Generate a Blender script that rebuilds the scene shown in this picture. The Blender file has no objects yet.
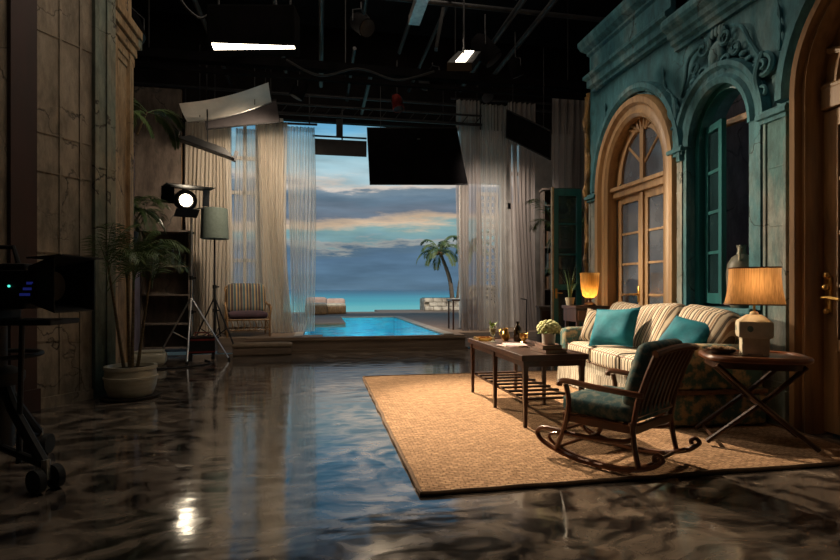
import bpy, bmesh, math, random
from mathutils import Vector, Matrix, noise
random.seed(7)
PI = math.pi
R = math.radians
scn = bpy.context.scene
col = scn.collection

# ------------------------------------------------------------------ materials
def nodes(name):
    m = bpy.data.materials.new(name); m.use_nodes = True
    nt = m.node_tree
    return m, nt, nt.nodes['Principled BSDF'], nt.nodes['Material Output']

def nd(nt, t, **kw):
    n = nt.nodes.new(t)
    for k, v in kw.items():
        if k[0] == '_': setattr(n, k[1:], v)
        else: n.inputs[k.replace('__', ' ')].default_value = v
    return n

def c4(c): return (c[0], c[1], c[2], 1)

def coords(nt, scale=(1, 1, 1), kind='Object', rot=(0, 0, 0)):
    tc = nt.nodes.new('ShaderNodeTexCoord')
    mp = nt.nodes.new('ShaderNodeMapping'); mp.inputs['Scale'].default_value = scale
    mp.inputs['Rotation'].default_value = rot
    nt.links.new(tc.outputs[kind], mp.inputs['Vector'])
    return mp.outputs['Vector']

def ramp(nt, fac, stops, interp='LINEAR'):
    r = nt.nodes.new('ShaderNodeValToRGB'); r.color_ramp.interpolation = interp
    e = r.color_ramp.elements
    while len(e) < len(stops): e.new(0.5)
    for i, (p, c) in enumerate(stops):
        e[i].position = p; e[i].color = c4(c)
    nt.links.new(fac, r.inputs['Fac'])
    return r.outputs['Color']

def math_n(nt, op, a, b=None):
    n = nt.nodes.new('ShaderNodeMath'); n.operation = op
    for i, v in enumerate((a, b)):
        if v is None: continue
        if isinstance(v, (int, float)): n.inputs[i].default_value = v
        else: nt.links.new(v, n.inputs[i])
    return n.outputs[0]

def mixc(nt, fac, a, b, mode='MIX'):
    n = nt.nodes.new('ShaderNodeMix'); n.data_type = 'RGBA'; n.blend_type = mode
    for k, v in ((0, fac), (6, a), (7, b)):
        if isinstance(v, tuple): n.inputs[k].default_value = c4(v)
        elif isinstance(v, (int, float)): n.inputs[k].default_value = v
        else: nt.links.new(v, n.inputs[k])
    return n.outputs[2]

def bump(nt, p, h, strength=0.3, dist=0.02):
    b = nt.nodes.new('ShaderNodeBump'); b.inputs['Strength'].default_value = strength
    b.inputs['Distance'].default_value = dist
    nt.links.new(h, b.inputs['Height']); nt.links.new(b.outputs['Normal'], p.inputs['Normal'])

def mat(name, a, b=None, scale=6, rough=0.6, metal=0, stretch=(1, 1, 1), bmp=0.15, spec=0.5, emit=None, es=0, detail=6, lo=0.35, hi=0.65, sheen=0):
    """mottled two-tone surface"""
    m, nt, p, out = nodes(name)
    p.inputs['Roughness'].default_value = rough; p.inputs['Metallic'].default_value = metal
    p.inputs['Specular IOR Level'].default_value = spec
    if sheen: p.inputs['Sheen Weight'].default_value = sheen
    b = b or tuple(x * 0.7 for x in a)
    n = nd(nt, 'ShaderNodeTexNoise', Scale=scale, Detail=detail, Roughness=0.6)
    nt.links.new(coords(nt, stretch), n.inputs['Vector'])
    nt.links.new(ramp(nt, n.outputs['Fac'], [(lo, a), (hi, b)]), p.inputs['Base Color'])
    if bmp: bump(nt, p, n.outputs['Fac'], bmp)
    if emit:
        p.inputs['Emission Color'].default_value = c4(emit); p.inputs['Emission Strength'].default_value = es
    return m

def stripes(name, axis, period, stops, rough=0.9, rot=(0, 0, 0), grime=0.25):
    m, nt, p, out = nodes(name)
    p.inputs['Roughness'].default_value = rough; p.inputs['Specular IOR Level'].default_value = 0.2
    v = coords(nt, rot=rot)
    s = nt.nodes.new('ShaderNodeSeparateXYZ'); nt.links.new(v, s.inputs[0])
    f = math_n(nt, 'FRACT', math_n(nt, 'MULTIPLY', s.outputs[axis], 1 / period))
    c = ramp(nt, f, stops, 'CONSTANT')
    n = nd(nt, 'ShaderNodeTexNoise', Scale=7, Detail=6)
    nt.links.new(v, n.inputs['Vector'])
    g = ramp(nt, n.outputs['Fac'], [(0.3, (1 - grime,) * 3), (0.7, (1, 1, 1))])
    nt.links.new(mixc(nt, 1.0, c, g, 'MULTIPLY'), p.inputs['Base Color'])
    w = nd(nt, 'ShaderNodeTexNoise', Scale=60, Detail=2); nt.links.new(v, w.inputs['Vector'])
    bump(nt, p, w.outputs['Fac'], 0.2, 0.004)
    return m

def emitter(name, c, s):
    m, nt, p, out = nodes(name)
    p.inputs['Base Color'].default_value = c4(c)
    n = nd(nt, 'ShaderNodeTexNoise', Scale=9)
    nt.links.new(coords(nt), n.inputs['Vector'])
    nt.links.new(ramp(nt, n.outputs['Fac'], [(0.3, c), (0.7, tuple(x * 0.85 for x in c))]), p.inputs['Emission Color'])
    p.inputs['Emission Strength'].default_value = s
    return m

def wall_paint(name, a, b, c, crack=(0.02, 0.03, 0.03), scale=1.2, rough=0.7, edge=0.02, streak=(1, 1, .35), vs=1.1):
    """old paint: blotches, vertical dirt streaks and a net of cracks"""
    m, nt, p, out = nodes(name)
    p.inputs['Roughness'].default_value = rough; p.inputs['Specular IOR Level'].default_value = 0.3
    v = coords(nt); vs_ = coords(nt, streak)
    n1 = nd(nt, 'ShaderNodeTexNoise', Scale=scale, Detail=8, Roughness=0.65); nt.links.new(vs_, n1.inputs['Vector'])
    n2 = nd(nt, 'ShaderNodeTexNoise', Scale=scale * 6, Detail=8, Roughness=0.7); nt.links.new(vs_, n2.inputs['Vector'])
    base = ramp(nt, n1.outputs['Fac'], [(0.36, a), (0.52, b), (0.68, c)])
    f = ramp(nt, n2.outputs['Fac'], [(0.38, (0.45,) * 3), (0.6, (1, 1, 1))])
    base = mixc(nt, 0.8, base, f, 'MULTIPLY')
    dn = nd(nt, 'ShaderNodeTexNoise', Scale=2.5, Detail=5); nt.links.new(v, dn.inputs['Vector'])
    dv = nt.nodes.new('ShaderNodeVectorMath'); dv.operation = 'MULTIPLY_ADD'
    nt.links.new(dn.outputs['Color'], dv.inputs[0]); dv.inputs[1].default_value = (.55, .55, .55); nt.links.new(v, dv.inputs[2])
    vo = nd(nt, 'ShaderNodeTexVoronoi', Scale=vs, _feature='DISTANCE_TO_EDGE'); nt.links.new(dv.outputs[0], vo.inputs['Vector'])
    ck = ramp(nt, vo.outputs['Distance'], [(0.0, (1, 1, 1)), (edge, (0, 0, 0))])
    gate = ramp(nt, n1.outputs['Fac'], [(0.46, (0, 0, 0)), (0.56, (1, 1, 1))])
    k = mixc(nt, 1.0, ck, gate, 'MULTIPLY')
    nt.links.new(mixc(nt, k, base, crack), p.inputs['Base Color'])
    h = math_n(nt, 'SUBTRACT', n2.outputs['Fac'], k)
    bump(nt, p, h, 0.35, 0.02)
    return m

def wood(name, a, b, rough=0.45, scale=14, stretch=(1, 1, .08), spec=0.5):
    return mat(name, a, b, scale, rough, 0, stretch, 0.12, spec, lo=0.3, hi=0.7)

def sheer(name, c, clear):
    m, nt, p, out = nodes(name)
    nt.nodes.remove(p)
    n = nd(nt, 'ShaderNodeTexNoise', Scale=5, Detail=4); nt.links.new(coords(nt, (4, 4, .15)), n.inputs['Vector'])
    cc = ramp(nt, n.outputs['Fac'], [(0.3, tuple(x * .75 for x in c)), (0.7, c)])
    d = nt.nodes.new('ShaderNodeBsdfDiffuse'); t = nt.nodes.new('ShaderNodeBsdfTranslucent'); tr = nt.nodes.new('ShaderNodeBsdfTransparent')
    nt.links.new(cc, d.inputs['Color']); nt.links.new(cc, t.inputs['Color'])
    m1 = nt.nodes.new('ShaderNodeMixShader'); m1.inputs[0].default_value = .5
    nt.links.new(d.outputs[0], m1.inputs[1]); nt.links.new(t.outputs[0], m1.inputs[2])
    m2 = nt.nodes.new('ShaderNodeMixShader')
    lw = nd(nt, 'ShaderNodeLayerWeight', Blend=0.35)
    f = math_n(nt, 'MULTIPLY', math_n(nt, 'SUBTRACT', 1.0, lw.outputs['Facing']), clear)
    nt.links.new(f, m2.inputs[0]); nt.links.new(m1.outputs[0], m2.inputs[1]); nt.links.new(tr.outputs[0], m2.inputs[2])
    nt.links.new(m2.outputs[0], out.inputs[0])
    return m

def pane_glass(name, c, clear, gloss=.3, rough=.05):
    """pane: part see-through, part glossy, part diffuse tone"""
    m, nt, p, out = nodes(name)
    p.inputs['Roughness'].default_value = rough; p.inputs['Specular IOR Level'].default_value = gloss
    n = nd(nt, 'ShaderNodeTexNoise', Scale=3, Detail=5); nt.links.new(coords(nt), n.inputs['Vector'])
    nt.links.new(ramp(nt, n.outputs['Fac'], [(0.35, c), (0.7, tuple(x * .45 for x in c))]), p.inputs['Base Color'])
    tr = nt.nodes.new('ShaderNodeBsdfTransparent')
    mx = nt.nodes.new('ShaderNodeMixShader'); mx.inputs[0].default_value = clear
    nt.links.new(p.outputs[0], mx.inputs[1]); nt.links.new(tr.outputs[0], mx.inputs[2]); nt.links.new(mx.outputs[0], out.inputs[0])
    return m

# ------------------------------------------------------------------ mesh collector
class B:
    def __init__(s): s.bm = bmesh.new()
    def face(s, vs):
        try: return s.bm.faces.new(vs)
        except ValueError: return None
    def box(s, c, size, rot=None, taper=1.0, bev=0):
        """box centred at c; rot a Matrix or (x,y,z) degrees; taper scales the top"""
        if rot is None: M = Matrix()
        elif isinstance(rot, Matrix): M = rot.to_4x4()
        else: M = (Matrix.Rotation(R(rot[2]), 4, 'Z') @ Matrix.Rotation(R(rot[1]), 4, 'Y') @ Matrix.Rotation(R(rot[0]), 4, 'X'))
        b2 = bmesh.new()
        r = bmesh.ops.create_cube(b2, size=1)
        for v in b2.verts:
            k = taper if v.co.z > 0 else 1
            v.co = Vector((v.co.x * size[0] * k, v.co.y * size[1] * k, v.co.z * size[2]))
        if bev: bmesh.ops.bevel(b2, geom=b2.edges[:], offset=bev, segments=2, affect='EDGES', profile=.6)
        s._merge(b2, Matrix.Translation(c) @ M)
        return s
    def bb(s, x0, x1, y0, y1, z0, z1, bev=0):
        return s.box(((x0 + x1) / 2, (y0 + y1) / 2, (z0 + z1) / 2), (abs(x1 - x0), abs(y1 - y0), abs(z1 - z0)), bev=bev)
    def _merge(s, b2, M):
        vm = {}
        for v in b2.verts: vm[v] = s.bm.verts.new(M @ v.co)
        for f in b2.faces: s.face([vm[v] for v in f.verts])
        b2.free()
    def rbox(s, c, size, r=.03, puff=0.0, n=10, rot=None):
        """soft cushion box: rounded corners, bulging faces"""
        M = Matrix.Translation(c) @ (rot.to_4x4() if isinstance(rot, Matrix) else Matrix() if rot is None else
            Matrix.Rotation(R(rot[2]), 4, 'Z') @ Matrix.Rotation(R(rot[1]), 4, 'Y') @ Matrix.Rotation(R(rot[0]), 4, 'X'))
        b2 = bmesh.new(); bmesh.ops.create_cube(b2, size=2)
        bmesh.ops.subdivide_edges(b2, edges=b2.edges[:], cuts=n, use_grid_fill=True)
        h = Vector(size) / 2; rr = min(r, *h)
        for v in b2.verts:
            u = v.co.copy()
            q = Vector((u.x * h.x, u.y * h.y, u.z * h.z))
            inner = Vector([max(-(h[i] - rr), min(h[i] - rr, q[i])) for i in range(3)])
            d = q - inner
            if d.length > 1e-9: q = inner + d.normalized() * rr
            if puff:
                k = [1 - u[i] ** 2 for i in range(3)]
                for i in range(3):
                    a_, b_ = k[(i + 1) % 3], k[(i + 2) % 3]
                    q[i] += puff * (u[i]) * max(a_, 0) ** .5 * max(b_, 0) ** .5 * (1 if abs(h[i]) == min(h) else .35)
            v.co = q
        s._merge(b2, M)
        return s
    def ring(s, c, ax, r, n, ph=0, sq=1.0):
        ax = Vector(ax).normalized()
        u = ax.orthogonal().normalized() if abs(ax.z) < .9 else (Vector((1, 0, 0)) - ax * ax.x).normalized()
        w = ax.cross(u)
        return [s.bm.verts.new(Vector(c) + (u * math.cos(ph + 2 * PI * i / n) + w * sq * math.sin(ph + 2 * PI * i / n)) * r) for i in range(n)]
    def cyl(s, p0, p1, r0, r1=None, n=12, cap=True):
        r1 = r0 if r1 is None else r1
        d = Vector(p1) - Vector(p0)
        a, b = s.ring(p0, d, r0, n), s.ring(p1, d, r1, n)
        for i in range(n): s.face([a[i], a[(i + 1) % n], b[(i + 1) % n], b[i]])
        if cap: s.face(a[::-1]); s.face(b)
        return s
    def tube(s, pts, r, n=8, closed=False):
        P_ = [Vector(p) for p in pts]; rings = []
        N = len(P_); rr = r if isinstance(r, (list, tuple)) else [r] * N
        u = None
        for i in range(N):
            t = (P_[(i + 1) % N] - P_[i - 1]) if closed else (P_[min(i + 1, N - 1)] - P_[max(i - 1, 0)])
            t.normalize()
            if u is None: u = t.orthogonal().normalized()
            u = (u - t * u.dot(t)); u = u.normalized() if u.length > 1e-6 else t.orthogonal().normalized()
            w = t.cross(u)
            rings.append([s.bm.verts.new(P_[i] + (u * math.cos(2 * PI * k / n) + w * math.sin(2 * PI * k / n)) * rr[i]) for k in range(n)])
        for i in range(N if closed else N - 1):
            a, b = rings[i], rings[(i + 1) % N]
            for k in range(n): s.face([a[k], a[(k + 1) % n], b[(k + 1) % n], b[k]])
        if not closed: s.face(rings[0][::-1]); s.face(rings[-1])
        return s
    def lathe(s, prof, c=(0, 0, 0), n=28, sx=1, sy=1):
        rings = []
        for r, z in prof:
            rings.append([s.bm.verts.new((c[0] + sx * r * math.cos(2 * PI * i / n), c[1] + sy * r * math.sin(2 * PI * i / n), c[2] + z)) for i in range(n)])
        for a, b in zip(rings, rings[1:]):
            for i in range(n): s.face([a[i], a[(i + 1) % n], b[(i + 1) % n], b[i]])
        if prof[0][0] > 1e-4: s.face(rings[0][::-1])
        if prof[-1][0] > 1e-4: s.face(rings[-1])
        return s
    def grid(s, f, nu, nv, closeu=False):
        g = [[s.bm.verts.new(f(i / nu, j / nv)) for j in range(nv + 1)] for i in range(nu + (0 if closeu else 1))]
        for i in range(nu):
            for j in range(nv):
                a, b = g[i], g[(i + 1) % len(g)]
                s.face([a[j], b[j], b[j + 1], a[j + 1]])
        return s
    def prism(s, poly, d, M=None):
        """poly in local xy extruded by d in local z, placed by M"""
        M = M or Matrix()
        a = [s.bm.verts.new(M @ Vector((x, y, 0))) for x, y in poly]
        b = [s.bm.verts.new(M @ Vector((x, y, d))) for x, y in poly]
        n = len(poly)
        s.face(a[::-1]); s.face(b)
        for i in range(n): s.face([a[i], a[(i + 1) % n], b[(i + 1) % n], b[i]])
        return s
    def ball(s, c, r, n=10, sc=(1, 1, 1)):
        b2 = bmesh.new(); bmesh.ops.create_uvsphere(b2, u_segments=n + 2, v_segments=n, radius=r)
        for v in b2.verts: v.co = Vector((v.co.x * sc[0], v.co.y * sc[1], v.co.z * sc[2]))
        s._merge(b2, Matrix.Translation(c)); return s
    def quad(s, pts):
        s.face([s.bm.verts.new(p) for p in pts]); return s
    def slab(s, pts, t):
        """thin solid through four corner points"""
        p = [Vector(q) for q in pts]; nrm = (p[1] - p[0]).cross(p[3] - p[0]).normalized() * t
        a = [s.bm.verts.new(q) for q in p]; b = [s.bm.verts.new(q + nrm) for q in p]
        s.face(a[::-1]); s.face(b)
        for i in range(4): s.face([a[i], a[(i + 1) % 4], b[(i + 1) % 4], b[i]])
        return s
    def pillow(s, w, h, t, M, n=16):
        for sg in (1, -1):
            def f(a, b):
                u, v = a * 2 - 1, b * 2 - 1
                pin = 1 - .09 * (1 - abs(v) ** 2) * abs(u) ** 3; pin2 = 1 - .09 * (1 - abs(u) ** 2) * abs(v) ** 3
                k = max(0, (1 - u ** 4) * (1 - v ** 4)) ** .55
                wr = .06 * math.sin(5 * u + 3 * v) * k
                return M @ Vector((u * w / 2 * pin, v * h / 2 * pin2, sg * t / 2 * (k + wr)))
            s.grid(f, n, n)
        bmesh.ops.remove_doubles(s.bm, verts=s.bm.verts[:], dist=1e-4)
        return s

def obj(name, b, m, parent=None, smooth=True, angle=40):
    bmesh.ops.recalc_face_normals(b.bm, faces=b.bm.faces[:])
    me = bpy.data.meshes.new(name); b.bm.to_mesh(me); b.bm.free()
    me.materials.append(m)
    if smooth:
        me.polygons.foreach_set('use_smooth', [True] * len(me.polygons))
        try: me.set_sharp_from_angle(angle=R(angle))
        except Exception: pass
    o = bpy.data.objects.new(name, me); col.objects.link(o)
    if parent: o.parent = parent
    return o
def tag(o, label, cat, group=None, kind=None):
    o['label'] = label; o['category'] = cat
    if group: o['group'] = group
    if kind: o['kind'] = kind
    return o
def thing(name, label, cat, loc=(0, 0, 0), rz=0, group=None):
    o = bpy.data.objects.new(name, None); col.objects.link(o)
    o.location = loc; o.rotation_euler = (0, 0, R(rz)); o.empty_display_size = .1
    return tag(o, label, cat, group)
def struct(name, b, m, parent=None, smooth=False):
    o = obj(name, b, m, parent, smooth)
    if not parent: o['kind'] = 'structure'
    return o
def dup(root, loc, rz=None, label=None, group=None):
    r = root.copy(); col.objects.link(r); r.location = loc
    if rz is not None: r.rotation_euler = (0, 0, R(rz))
    if label: r['label'] = label
    if group: r['group'] = group
    for ch in list(root.children):
        c = ch.copy(); col.objects.link(c); c.parent = r
        for g in list(ch.children):
            d = g.copy(); col.objects.link(d); d.parent = c
    return r
def spline(pts, n=8):
    """Catmull-Rom through pts"""
    P_ = [Vector(p) for p in pts]; out = []
    for i in range(len(P_) - 1):
        a, b, c, d = P_[max(i - 1, 0)], P_[i], P_[i + 1], P_[min(i + 2, len(P_) - 1)]
        for k in range(n):
            t = k / n
            out.append(.5 * ((2 * b) + (c - a) * t + (2 * a - 5 * b + 4 * c - d) * t * t + (3 * b - a - 3 * c + d) * t ** 3))
    out.append(P_[-1]); return out

# ------------------------------------------------------------------ palette
K = {}
K['black'] = mat('matt_black', (.009, .009, .01), (.004, .004, .004), 8, .6, spec=.3)
K['blackcloth'] = mat('black_cloth', (.004, .0035, .004), (.002, .002, .002), 4, .95, spec=.03)
K['studio'] = mat('studio_black_wall', (.014, .012, .012), (.006, .005, .005), 1.5, .9, spec=.1)
K['pipe'] = mat('grid_pipe_steel', (.03, .03, .032), (.014, .014, .016), 6, .5, .4, spec=.4)
K['steel'] = mat('stand_steel', (.5, .48, .45), (.3, .3, .3), 12, .3, .9)
K['teal'] = wall_paint('weathered_teal_plaster', (.028, .125, .16), (.055, .19, .23), (.19, .29, .3), edge=.014)
K['teal_trim'] = wall_paint('weathered_teal_trim', (.028, .12, .155), (.058, .19, .23), (.2, .3, .31), scale=2.2, edge=.008)
K['teal_sash'] = mat('teal_sash_paint', (.012, .13, .14), (.006, .07, .08), 7, .4, stretch=(1, 1, .2))
K['pilaster'] = wall_paint('peeling_pale_pilaster', (.07, .17, .18), (.27, .29, .27), (.42, .37, .31), scale=2.0, edge=.012)
K['gold'] = wood('golden_oak', (.42, .25, .11), (.2, .11, .045), .45)
K['gold_dark'] = wood('aged_golden_oak', (.3, .17, .075), (.13, .07, .03), .45)
K['gilt'] = mat('flaking_gilt', (.36, .2, .06), (.06, .035, .015), 14, .5, .2, (1, 1, .4), .5)
K['brass'] = mat('brass', (.75, .48, .16), (.5, .3, .08), 9, .28, 1.0)
K['cream'] = wall_paint('dirty_cream_boards', (.2, .165, .12), (.3, .25, .19), (.38, .32, .25), (.04, .035, .03), 1.5, .75, .01)
K['maroon'] = mat('dark_maroon_paint', (.045, .014, .012), (.025, .01, .008), 4, .6, stretch=(1, 1, .2))
K['tealwash'] = wall_paint('faded_teal_boards', (.1, .16, .15), (.19, .22, .18), (.3, .27, .2), (.04, .035, .03), 1.6, .75, .012)
K['warmcol'] = wall_paint('warm_peeling_column', (.2, .12, .06), (.36, .24, .13), (.42, .32, .2), (.03, .02, .02), 2.4, .75, .015)
K['darkwood'] = wood('dark_rosewood', (.065, .026, .013), (.022, .01, .006), .3)
K['midwood'] = wood('brown_bentwood', (.165, .056, .022), (.065, .023, .01), .3, stretch=(.3, .3, .3))
K['rattan'] = mat('rattan_cane', (.34, .2, .09), (.16, .085, .035), 20, .45, stretch=(1, 1, .3))
K['stripe'] = stripes('striped_ticking', 1, .12, [(0, (.6, .53, .42)), (.2, (.04, .037, .035)), (.36, (.58, .51, .4)), (.5, (.2, .165, .12)), (.6, (.6, .53, .42)), (.74, (.05, .046, .042)), (.88, (.36, .3, .22))])
K['stripe_back'] = stripes('striped_back_fabric', 1, .11, [(0, (.6, .52, .4)), (.24, (.13, .1, .075)), (.42, (.5, .42, .32)), (.5, (.3, .2, .13)), (.66, (.58, .5, .39)), (.78, (.12, .105, .09)), (.94, (.4, .32, .24))], rot=(R(-14), 0, 0))
K['stripe_skirt'] = stripes('striped_skirt_fabric', 1, .05, [(0, (.6, .55, .45)), (.35, (.12, .11, .1)), (.5, (.5, .45, .36)), (.7, (.2, .18, .15))])
K['stripe_chair'] = stripes('dark_striped_cushion', 0, .16, [(0, (.06, .07, .08)), (.22, (.34, .26, .13)), (.3, (.07, .05, .05)), (.55, (.2, .2, .17)), (.63, (.05, .09, .1)), (.85, (.32, .22, .12))])
K['floral'] = mat('dark_teal_floral', (.055, .115, .11), (.33, .25, .15), 13, .9, spec=.15, lo=.46, hi=.6, detail=8)
K['floral_chair'] = mat('dark_teal_damask', (.03, .08, .09), (.15, .16, .13), 16, .85, spec=.2, lo=.45, hi=.62, detail=7)
K['tealsilk'] = mat('teal_silk', (.012, .165, .22), (.006, .085, .125), 5, .7, spec=.15, bmp=.4)
K['white'] = mat('white_paint', (.6, .58, .55), (.42, .4, .38), 3, .6)
K['whiteceramic'] = mat('white_ceramic', (.88, .85, .8), (.78, .75, .7), 6, .3)
K['stoneware'] = mat('cream_stoneware', (.72, .63, .47), (.5, .42, .3), 9, .35, lo=.4, hi=.75)
K['pot'] = mat('glazed_clay_pot', (.5, .46, .35), (.36, .33, .25), 5, .35, stretch=(1, 1, 4))
K['soil'] = mat('soil', (.03, .02, .012), None, 30, .95)
K['frond'] = mat('palm_green', (.045, .1, .03), (.1, .15, .045), 5, .45)
K['frond_sun'] = mat('seaside_palm_green', (.055, .1, .03), (.14, .16, .05), 3, .5)
K['stem'] = mat('palm_stem', (.16, .12, .06), (.09, .06, .03), 14, .7, stretch=(1, 1, 4))
K['trunk'] = mat('palm_trunk', (.16, .12, .085), (.08, .06, .04), 10, .85, stretch=(1, 1, 5))
K['deck'] = mat('weathered_deck_boards', (.23, .165, .115), (.13, .09, .062), 9, .65, stretch=(.15, 2, 2))
K['coping'] = mat('pool_coping_stone', (.36, .32, .27), (.24, .21, .18), 6, .6)
K['rock'] = mat('white_planter_stone', (.6, .53, .42), (.2, .16, .12), 2.2, .8, lo=.4, hi=.6)
K['lampwhite'] = emitter('hot_lamp_lens', (1, .83, .6), 32)
K['tube'] = emitter('white_strip_diffuser', (1, .86, .66), 9)
K['redpaint'] = mat('red_enamel', (.22, .02, .015), None, 6, .4)
K['reflector'] = mat('silver_reflector_cloth', (.6, .55, .48), (.45, .42, .37), 3, .45)
K['greyshade'] = mat('grey_green_shade_cloth', (.085, .11, .095), (.06, .08, .07), 30, .85)
K['bottle'] = mat('dark_bottle_glass', (.03, .015, .006), None, 6, .12, spec=.8)
K['paper'] = mat('magazine_paper', (.55, .42, .48), (.62, .55, .42), 4, .5)
K['book'] = mat('brown_book_cloth', (.14, .06, .03), None, 9, .6)
K['page'] = mat('book_pages', (.55, .48, .36), None, 40, .8)
K['flower'] = mat('hydrangea_petals', (.88, .86, .5), (.68, .68, .28), 22, .7)
K['leaf'] = mat('small_leaf_green', (.12, .24, .04), (.25, .32, .08), 10, .5)
K['rubber'] = mat('black_rubber', (.01, .01, .01), None, 6, .8)
K['glass'] = pane_glass('grey_blue_pane', (.16, .18, .22), .25, .6, .08)  # grey-blue tone put into the colour for light reflected on the panes
K['glass_dark'] = pane_glass('dark_teal_pane', (.02, .05, .06), .45, .5, .05)
K['glass_clear'] = pane_glass('clear_window_pane', (.3, .35, .38), .88, .4)
K['tumbler'] = pane_glass('drinking_glass', (.6, .62, .5), .55, .9, .03)
K['lilac'] = wall_paint('dim_lilac_plaster', (.16, .13, .17), (.24, .2, .24), (.3, .27, .29), scale=1.0)
K['brownflat'] = wall_paint('brown_stage_flat', (.08, .06, .05), (.14, .11, .09), (.2, .16, .13), scale=1.3)
K['sheerL'] = sheer('warm_sheer_cloth', (.78, .71, .62), .3)
K['sheerB'] = sheer('thin_sheer_cloth', (.76, .74, .7), .74)
K['sheerR'] = sheer('grey_sheer_cloth', (.58, .52, .49), .55)
K['redglass'] = emitter('tally_red', (1, .1, .05), .4)
K['ledgreen'] = emitter('indicator_green', (.1, 1, .75), 1.5)
K['ledblue'] = emitter('screen_blue', (.08, .12, 1), .07)
K['skin_screen'] = emitter('monitor_glow', (.25, .3, .4), .02)

def shade_mat(name, c, es):
    m, nt, p, out = nodes(name)
    nt.nodes.remove(p)
    w = nd(nt, 'ShaderNodeTexNoise', Scale=40, Detail=5); nt.links.new(coords(nt, (3, 3, .12)), w.inputs['Vector'])
    cc = ramp(nt, w.outputs['Fac'], [(0.3, tuple(x * .55 for x in c)), (0.65, c)])
    d = nt.nodes.new('ShaderNodeBsdfDiffuse'); t = nt.nodes.new('ShaderNodeBsdfTranslucent')
    nt.links.new(cc, d.inputs['Color']); nt.links.new(cc, t.inputs['Color'])
    m1 = nt.nodes.new('ShaderNodeMixShader'); m1.inputs[0].default_value = es
    nt.links.new(d.outputs[0], m1.inputs[1]); nt.links.new(t.outputs[0], m1.inputs[2]); nt.links.new(m1.outputs[0], out.inputs[0])
    return m
K['lampshade'] = shade_mat('linen_lampshade', (.55, .35, .18), .5)
K['amber'] = shade_mat('amber_glass_shade', (.62, .36, .12), .6)

def floor_mat():
    m, nt, p, out = nodes('polished_stained_concrete')
    v = coords(nt, (1.0, 1.5, 1))
    d = nd(nt, 'ShaderNodeTexNoise', Scale=1.1, Detail=3, Roughness=.5); nt.links.new(v, d.inputs['Vector'])
    dv = nt.nodes.new('ShaderNodeVectorMath'); dv.operation = 'MULTIPLY_ADD'
    nt.links.new(d.outputs['Color'], dv.inputs[0]); dv.inputs[1].default_value = (1.2, 1.2, 0); nt.links.new(v, dv.inputs[2])
    n = nd(nt, 'ShaderNodeTexNoise', Scale=4.6, Detail=7, Roughness=.55); nt.links.new(dv.outputs[0], n.inputs['Vector'])
    big = nd(nt, 'ShaderNodeTexNoise', Scale=.7, Detail=4); nt.links.new(v, big.inputs['Vector'])
    c = ramp(nt, n.outputs['Fac'], [(.36, (.016, .014, .014)), (.45, (.05, .043, .038)), (.52, (.14, .115, .095)), (.66, (.25, .205, .165))])
    g = ramp(nt, big.outputs['Fac'], [(.3, (.5, .5, .5)), (.65, (1.1, 1.05, 1))])
    nt.links.new(mixc(nt, 1, c, g, 'MULTIPLY'), p.inputs['Base Color'])
    nt.links.new(ramp(nt, n.outputs['Fac'], [(.3, (.05,) * 3), (.7, (.16,) * 3)]), p.inputs['Roughness'])
    p.inputs['IOR'].default_value = 2.1
    nt.links.new(ramp(nt, n.outputs['Fac'], [(.38, (.42,) * 3), (.5, (.7,) * 3), (.62, (.85,) * 3)]), p.inputs['Specular IOR Level'])
    f = nd(nt, 'ShaderNodeTexNoise', Scale=2.0, Detail=2); nt.links.new(coords(nt, (1, 3.0, 1)), f.inputs['Vector'])
    bump(nt, p, f.outputs['Fac'], .09, .03)
    return m

def rug_mat():
    m, nt, p, out = nodes('woven_jute')
    p.inputs['Roughness'].default_value = .95; p.inputs['Specular IOR Level'].default_value = .1
    v = coords(nt)
    br = nd(nt, 'ShaderNodeTexBrick', Scale=17, Mortar__Size=.035)
    br.inputs['Color1'].default_value = (.5, .315, .185, 1); br.inputs['Color2'].default_value = (.33, .2, .115, 1); br.inputs['Mortar'].default_value = (.12, .07, .04, 1)
    br.inputs['Brick Width'].default_value = .9; br.inputs['Row Height'].default_value = .42
    dn = nd(nt, 'ShaderNodeTexNoise', Scale=14, Detail=3); nt.links.new(v, dn.inputs['Vector'])
    dv = nt.nodes.new('ShaderNodeVectorMath'); dv.operation = 'MULTIPLY_ADD'
    nt.links.new(dn.outputs['Color'], dv.inputs[0]); dv.inputs[1].default_value = (.03, .03, 0); nt.links.new(v, dv.inputs[2])
    nt.links.new(dv.outputs[0], br.inputs['Vector'])
    n = nd(nt, 'ShaderNodeTexNoise', Scale=45, Detail=4); nt.links.new(v, n.inputs['Vector'])
    g = ramp(nt, n.outputs['Fac'], [(.3, (.6,) * 3), (.65, (1.1,) * 3)])
    nt.links.new(mixc(nt, 1, br.outputs['Color'], g, 'MULTIPLY'), p.inputs['Base Color'])
    h = math_n(nt, 'ADD', math_n(nt, 'MULTIPLY', br.outputs['Fac'], -1.0), n.outputs['Fac'])
    bump(nt, p, h, .7, .012)
    return m

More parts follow.
